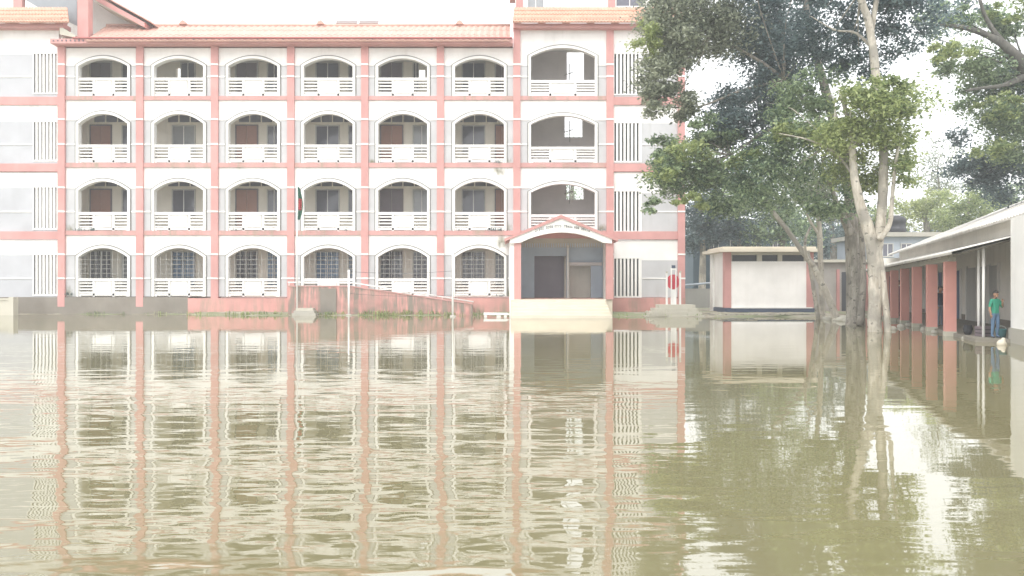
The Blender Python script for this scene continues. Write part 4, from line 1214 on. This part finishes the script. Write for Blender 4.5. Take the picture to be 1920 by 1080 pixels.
Z1 = 24.4
tree('broadleaf_tree', 'big pale-barked forked tree standing in the water beside the pink pillared shed', Z1, (1645, 622),
    [([(1641,640,14),(1640,600,12.5),(1641,540,12),(1639,480,13),(1628,430,11),(1612,380,9),(1602,330,7.5),(1598,280,6),(1590,225,4.5),(1575,170,3)], Z1, 0),
     ([(1641,480,10),(1650,430,10),(1655,370,9),(1657,310,8),(1655,250,7.5),(1645,170,7.5),(1638,100,7.5),(1628,40,7),(1612,-10,6.5),(1600,-80,5),(1590,-160,3)], Z1, 0.05),
     ([(1634,60,5),(1640,20,4.5),(1650,-40,4),(1665,-110,3)], Z1 + 0.4, 0.05),
     ([(1666,640,7.5),(1663,600,6.5),(1659,560,6.5),(1653,510,6.5),(1645,460,6)], Z1 - 0.2, 0.04),
     ([(1648,450,6),(1668,420,4.5),(1673,370,3.5),(1680,300,3),(1690,240,2)], Z1 - 0.3, 0.0),
     ([(1640,95,3.5),(1605,62,2.4),(1565,56,1.6),(1520,30,0.6)], Z1 + 0.5, 0.2),
     ([(1602,330,4),(1565,285,2.6),(1515,262,1.6),(1460,250,0.6)], Z1 + 0.2, 0.25)],
    [(M['leaf_light'], 0.17, [cl(1640,215,70,55,Z1-0.5,5200,14), cl(1590,250,50,50,Z1+0.3,2600,10), cl(1690,265,35,40,Z1+0.3,900,8), cl(1640,170,55,22,Z1-0.9,1500,9), cl(1720,200,40,40,Z1+0.5,350,8), cl(1610,330,55,45,Z1+0.6,1700,9), cl(1680,330,25,45,Z1-0.2,700,6)]),
     (M['leaf_mid'], 0.18, [cl(1500,290,85,60,Z1+2.5,4200,14), cl(1430,330,70,55,Z1+3.0,3300,12), cl(1560,370,55,40,Z1+2,1500,9), cl(1500,180,80,40,Z1+2.5,3000,12)]),
     (M['leaf_dark'], 0.18, [cl(1540,60,90,60,Z1+2.5,3600,14), cl(1700,40,70,60,Z1+1.5,3600,14), cl(1590,-60,150,70,Z1+1,5000,16), cl(1600,110,60,40,Z1+2,1600,10)])],
    M['bark_pale'], tw=[(PX(1598,280,Z1), 0, 1, 0.03), (PX(1560,270,Z1+0.6), 1, 2, 0.03), (PX(1615,-20,Z1+0.4), 2, 2, 0.04)])

Z2 = 28.7
tree('broadleaf_tree', 'thick grey-barked tree with vines just behind the pale forked tree', Z2, (1604, 610),
    [([(1605,625,20),(1604,590,17),(1604,520,16),(1602,450,16),(1600,400,15),(1592,330,12),(1570,250,10),(1545,160,8),(1520,60,6),(1500,-60,4)], Z2, 0.1),
     ([(1596,440,9),(1580,405,6),(1568,380,4.5),(1555,340,3.5),(1530,300,2.5)], Z2 - 0.3, 0.0),
     ([(1592,330,8),(1540,230,6),(1470,150,4),(1400,100,3),(1330,70,2),(1280,60,1.2)], Z2, 0.25),
     ([(1470,150,3),(1390,170,2.5),(1310,200,1.8),(1240,200,1)], Z2 + 0.5, 0.1),
     ([(1540,230,4),(1450,240,2.8),(1370,290,2),(1300,320,1.2)], Z2 + 0.6, 0.2),
     ([(1612,610,7),(1618,540,6),(1617,470,5),(1612,400,4)], Z2 - 0.5, 0)],
    [(M['leaf_grey'], 0.20, [cl(1255,50,55,60,Z2,4200,14), cl(1250,140,50,45,Z2,3400,12), cl(1330,60,65,60,Z2+1,3800,14), cl(1225,190,32,28,Z2-0.3,1100,8), cl(1300,20,90,50,Z2+1,3500,14), cl(1270,-60,90,60,Z2,2500,10), cl(1280,200,30,28,Z2,900,7)]),
     (M['leaf_dark'], 0.20, [cl(1420,190,70,50,Z2+1.5,5200,14), cl(1430,80,70,60,Z2+2,4200,14), cl(1490,120,60,60,Z2+1.5,3200,12), cl(1400,240,80,40,Z2+1,3800,12), cl(1480,10,80,50,Z2+2,3300,12), cl(1430,-70,140,60,Z2,3200,12)]),
     (M['leaf_light'], 0.20, [cl(1212,75,22,35,Z2-0.6,700,8), cl(1290,285,45,22,Z2-0.8,900,8), cl(1240,320,30,20,Z2-0.9,420,6), cl(1480,255,55,20,Z2-2.5,1000,8), cl(1395,300,40,16,Z2-1.6,600,7), cl(1300,380,40,14,Z2-0.8,450,6)]),
     (M['leaf_mid'], 0.20, [cl(1300,300,60,45,Z2+0.5,3600,12), cl(1255,330,38,40,Z2,1500,9), cl(1350,350,60,45,Z2+1,2800,11), cl(1330,250,50,30,Z2,1700,9), cl(1240,270,28,22,Z2,420,6), cl(1222,385,14,22,Z2-0.5,260,5)])],
    M['bark_grey'], tw=[(PX(1330,70,Z2+0.2), 0, 2, 0.03), (PX(1470,150,Z2), 1, 2, 0.03), (PX(1370,290,Z2), 3, 2, 0.03)])

Z3 = 33.0
tree('leaning_tree', 'slender bare trunk leaning far left from the rubble by the white box', Z3, (1570, 602),
    [([(1572,612,9),(1562,580,7),(1545,540,6.5),(1525,500,6),(1500,465,5),(1475,430,4.5),(1450,398,4),(1430,370,3.5),(1400,330,2)], Z3, 0.15),
     ([(1525,500,4),(1512,480,3),(1510,450,2.5),(1520,425,2)], Z3, 0.0)],
    [(M['leaf_mid'], 0.20, [cl(1420,340,45,35,Z3+1,1500,9), cl(1465,390,35,25,Z3+1,500,7), cl(1390,380,35,25,Z3+1,700,6)])], M['bark_pale'])
tree('slender_tree', 'thin upright pale tree next to the leaning trunk', 34.5, (1541, 598),
    [([(1542,610,5.5),(1541,560,5),(1539,500,5),(1537,440,5),(1534,400,4.5),(1530,350,3.5),(1520,300,2)], 34.5, 0),
     ([(1535,600,4),(1527,550,4),(1520,505,3.5),(1515,470,3)], 34.2, 0),
     ([(1536,440,3),(1522,420,2.5),(1512,400,2)], 34.5, 0)],
    [(M['leaf_grey'], 0.20, [cl(1530,345,45,35,35,1500,9), cl(1560,395,30,22,35,420,6)])], M['bark_pale'])

# trees behind the shed and along the back
Z6 = 31.0
tree('shade_tree', 'dark spreading tree rising behind the tin roof of the long shed', Z6, (1925, 560),
    [([(1990,560,22),(1985,400,19),(1960,250,16),(1930,140,12),(1895,95,9),(1855,68,6),(1800,50,4),(1735,46,2)], Z6, 0),
     ([(1895,95,6),(1865,60,4.5),(1845,25,3.5),(1832,-20,2.5)], Z6, 0),
     ([(1930,140,8),(1880,160,4),(1840,165,3),(1810,170,2)], Z6, 0),
     ([(1960,250,12),(1980,100,10),(2000,-50,7)], Z6, 0)],
    [(M['leaf_mid'], 0.20, [cl(1870,140,60,45,Z6+1,3000,12), cl(1800,110,55,28,Z6+1,1900,10), cl(1900,250,60,60,Z6+1.5,4600,13), cl(1850,200,50,40,Z6+1,2200,10), cl(1900,30,60,40,Z6+1,2000,10), cl(1770,40,50,30,Z6+0.5,1100,9)]),
     (M['leaf_light'], 0.20, [cl(1790,95,45,18,Z6-0.5,700,8), cl(1880,200,45,22,Z6-0.4,700,8), cl(1870,280,40,20,Z6,600,7), cl(1890,20,40,20,Z6,500,7)]),
     (M['leaf_dark'], 0.20, [cl(1890,330,55,45,Z6+3,4000,12), cl(1830,320,45,35,Z6+3,2400,10), cl(1930,180,60,70,Z6+2,3500,12), cl(1800,20,60,25,Z6+2,1100,9), cl(1800,260,24,22,Z6+3,320,6)])],
    M['bark_dark'], tw=[(PX(1930,140,Z6), 0, 2, 0.05)])
def bush_tree(label, x, ytop, ybot, rx, Z, mm, n, group='trees along the back', barkm='bark_grey', name='background_tree', size=0.3, tr=1.0):
    yc = (ytop + ybot) / 2
    h = (ybot - ytop) / 2
    tree(name, label, Z, (x, 560), [([(x, 575, 7*tr), (x + 3, ybot, 6*tr), (x - 2, yc, 4*tr), (x + 4, ytop + h*0.5, 1.5*tr)], Z, 0)],
         [(mm, size, [cl(x, yc - h*0.35, rx*0.75, h*0.6, Z, int(n*0.4), 12), cl(x - rx*0.35, yc + h*0.25, rx*0.65, h*0.6, Z, int(n*0.3), 11), cl(x + rx*0.35, yc + h*0.3, rx*0.65, h*0.6, Z, int(n*0.3), 11)])], M[barkm], group)
bush_tree('dusky tree with a pale bare stem in the gap beside the school corner', 1315, 330, 480, 50, 54, M['leaf_dark'], 4000, barkm='bark_pale')
bush_tree('dusky green tree directly behind the roof of the white box', 1385, 300, 475, 75, 53, M['leaf_dark'], 5200)
bush_tree('dull green tree behind the crown of the leaning trunk', 1465, 310, 475, 70, 52, M['leaf_mid'], 4600)
bush_tree('dark blue green tree behind the slender upright trunk', 1560, 330, 480, 65, 63, M['leaf_dark'], 4600)
bush_tree('pale yellow green tree left of the black water tank', 1645, 380, 470, 45, 62, M['leaf_light'], 2400)
bush_tree('yellow green tree directly above the black water tank', 1735, 350, 440, 60, 66, M['leaf_yellow'], 4200)
bush_tree('light green bushy tree close behind the tin shed ridge', 1815, 345, 450, 55, 58, M['leaf_light'], 3800)
bush_tree('thin grey leaved tree showing in the bright gap between the big crowns', 1760, 255, 385, 45, 70, M['leaf_grey'], 2100, size=0.28, tr=0.35)
bush_tree('green tree behind the shed ridge below the dark spreading tree', 1900, 330, 440, 70, 60, M['leaf_mid'], 4600)
bush_tree('tall tree behind the school seen through the stair hall opening', 1075, 252, 470, 90, 75, M['leaf_mid'], 4200)
bush_tree('dim low tree between the school corner and the dusky stem', 1262, 400, 500, 50, 66, M['leaf_dark'], 2600)

# a hedge of far growth that closes the view at ground level
V, Q = leaf_cloud([(tuple(PX(1240 + 40*i, 470 + 12*math.sin(i*1.7), 74)), (3.4, 2.0, 2.9), 1500, 12) for i in range(19)], 0.42, 91)
far = link('far_thicket', npmesh('far_thicket', V, Q, [M['leaf_dark']]), (0, 0, 0), None, 'stuff')
tag(far, 'dark green thicket closing the view behind the yard', 'thicket')

# ------------------------------------------------------------------ small stuff at the water's edge
rs = random.Random(21)
for i, (px, Y, s) in enumerate([(1556, 33.6, .22), (1578, 32.6, .26), (1590, 32.2, .20), (1583, 33.4, .30), (1548, 34.2, .18), (1567, 33.0, .16), (1674, 25.6, .14), (1690, 27.2, .16), (1704, 28.2, .13), (1732, 25.4, .12), (1752, 23.6, .11), (1810, 20.9, .10)]):
    random.seed(40 + i)
    m = MB(); m.ball((fx(px, Y), Y, 0.02), (s, s*0.8, s*0.62), 0, 9, 6, 0.14)
    lab = 'rough pale stone in the rubble at the foot of the slender trunks' if i < 6 else 'small rough stone at the waterline along the pillared shed'
    tag(m.build('stone', M['conc_pale'] if i < 6 else M['concrete'], None), lab, 'stone', 'stones in the rubble heap' if i < 6 else 'stones along the shed')
for i, (pa, pb, Y, lab) in enumerate([(1330, 1420, 37.0, 'long grey plank lying in the mud before the white box'), (1415, 1530, 37.6, 'thin weathered plank lying closest to the white box'), (1290, 1350, 38.4, 'short grey plank beside the monument base')]):
    m = MB(); a, b = Vector((fx(pa, Y), Y, 0.09)), Vector((fx(pb, Y), Y + 0.3, 0.11))
    m.prism([(a.x, a.z), (b.x, b.z), (b.x, b.z + 0.05), (a.x, a.z + 0.05)], Y - 0.09, Y + 0.09)
    tag(m.build('plank', M['bark_pale'], None), lab, 'plank')
# weeds along the wet wall foot and on the ledges: nobody could count the blades
def weeds(spots, name, label, seed, mat_):
    r = np.random.default_rng(seed); V, Q = [], []
    for (x, y, z, n, h, sp) in spots:
        for _ in range(n):
            c = np.array([x + r.normal()*sp, y + r.normal()*sp*0.5, z])
            lean = np.array([r.normal()*0.35, r.normal()*0.35, 1.0]); lean /= np.linalg.norm(lean)
            hh = h * r.uniform(0.4, 1.2); w = np.array([r.normal(), r.normal(), 0]); w = w / np.linalg.norm(w) * hh * 0.12
            b = len(V)
            V += [c - w*0.5, c + w*0.5, c + lean*hh*0.6 + w, c + lean*hh]; Q.append([b, b+1, b+2, b+3])
    o = link(name, npmesh(name, np.array(V), np.array(Q), [mat_]), (0, 0, 0), None, 'stuff')
    tag(o, label, 'weeds')
sp = []
for k in range(75):
    px = rs.uniform(350, 900); Y = rs.uniform(39.45, 39.75)
    sp.append((fx(px, Y), Y, 0.0, rs.randint(6, 18), rs.uniform(0.10, 0.30), 0.14))
for k in range(30):
    px = rs.uniform(1150, 1540); Y = rs.uniform(37.5, 38.6)
    sp.append((fx(px, Y), Y, 0.03, rs.randint(5, 14), rs.uniform(0.08, 0.18), 0.14))
for k in range(14):
    px = rs.uniform(125, 350); Y = D - 0.18
    sp.append((fx(px, Y), Y, 0.0, rs.randint(4, 12), rs.uniform(0.08, 0.2), 0.12))
weeds(sp, 'weeds', 'straggling weeds and grass along the wet foot of the school walls', 5, M['leaf_light'])
sp = []
for (px, py, n) in ((150, 433, 60), (172, 433, 70), (232, 306, 20), (925, 433, 80), (940, 433, 60), (935, 306, 60), (860, 433, 15), (708, 306, 25), (650, 433, 15), (1125, 433, 30), (1000, 433, 20), (128, 553, 60), (440, 433, 20), (940, 556, 50)):
    sp.append((fx(px), D - 0.04, fz(py) + 0.0, n, 0.16, 0.16))
weeds(sp, 'ledge_moss', 'dark moss and small plants growing on the veranda ledges', 6, M['leaf_dark'])

# ------------------------------------------------------------------ thin haze volume, added to lift the dark tones
hm = bpy.data.materials.new('haze'); hm.use_nodes = True
hn, hl = hm.node_tree.nodes, hm.node_tree.links
hn.remove(hn['Principled BSDF'])
pv = hn.new('ShaderNodeVolumePrincipled')
pv.inputs['Color'].default_value = (0.90, 0.93, 0.96, 1)
pv.inputs['Density'].default_value = 0.0019
hl.new(pv.outputs[0], hn['Material Output'].inputs['Volume'])
hz_o = B('haze', -705, 705, -125, 1505, -2.0, 32.0, hm)
hz_o['kind'] = 'stuff'
hz_o['label'] = 'thin added haze lifting the dark tones over the flooded yard'; hz_o['category'] = 'haze'
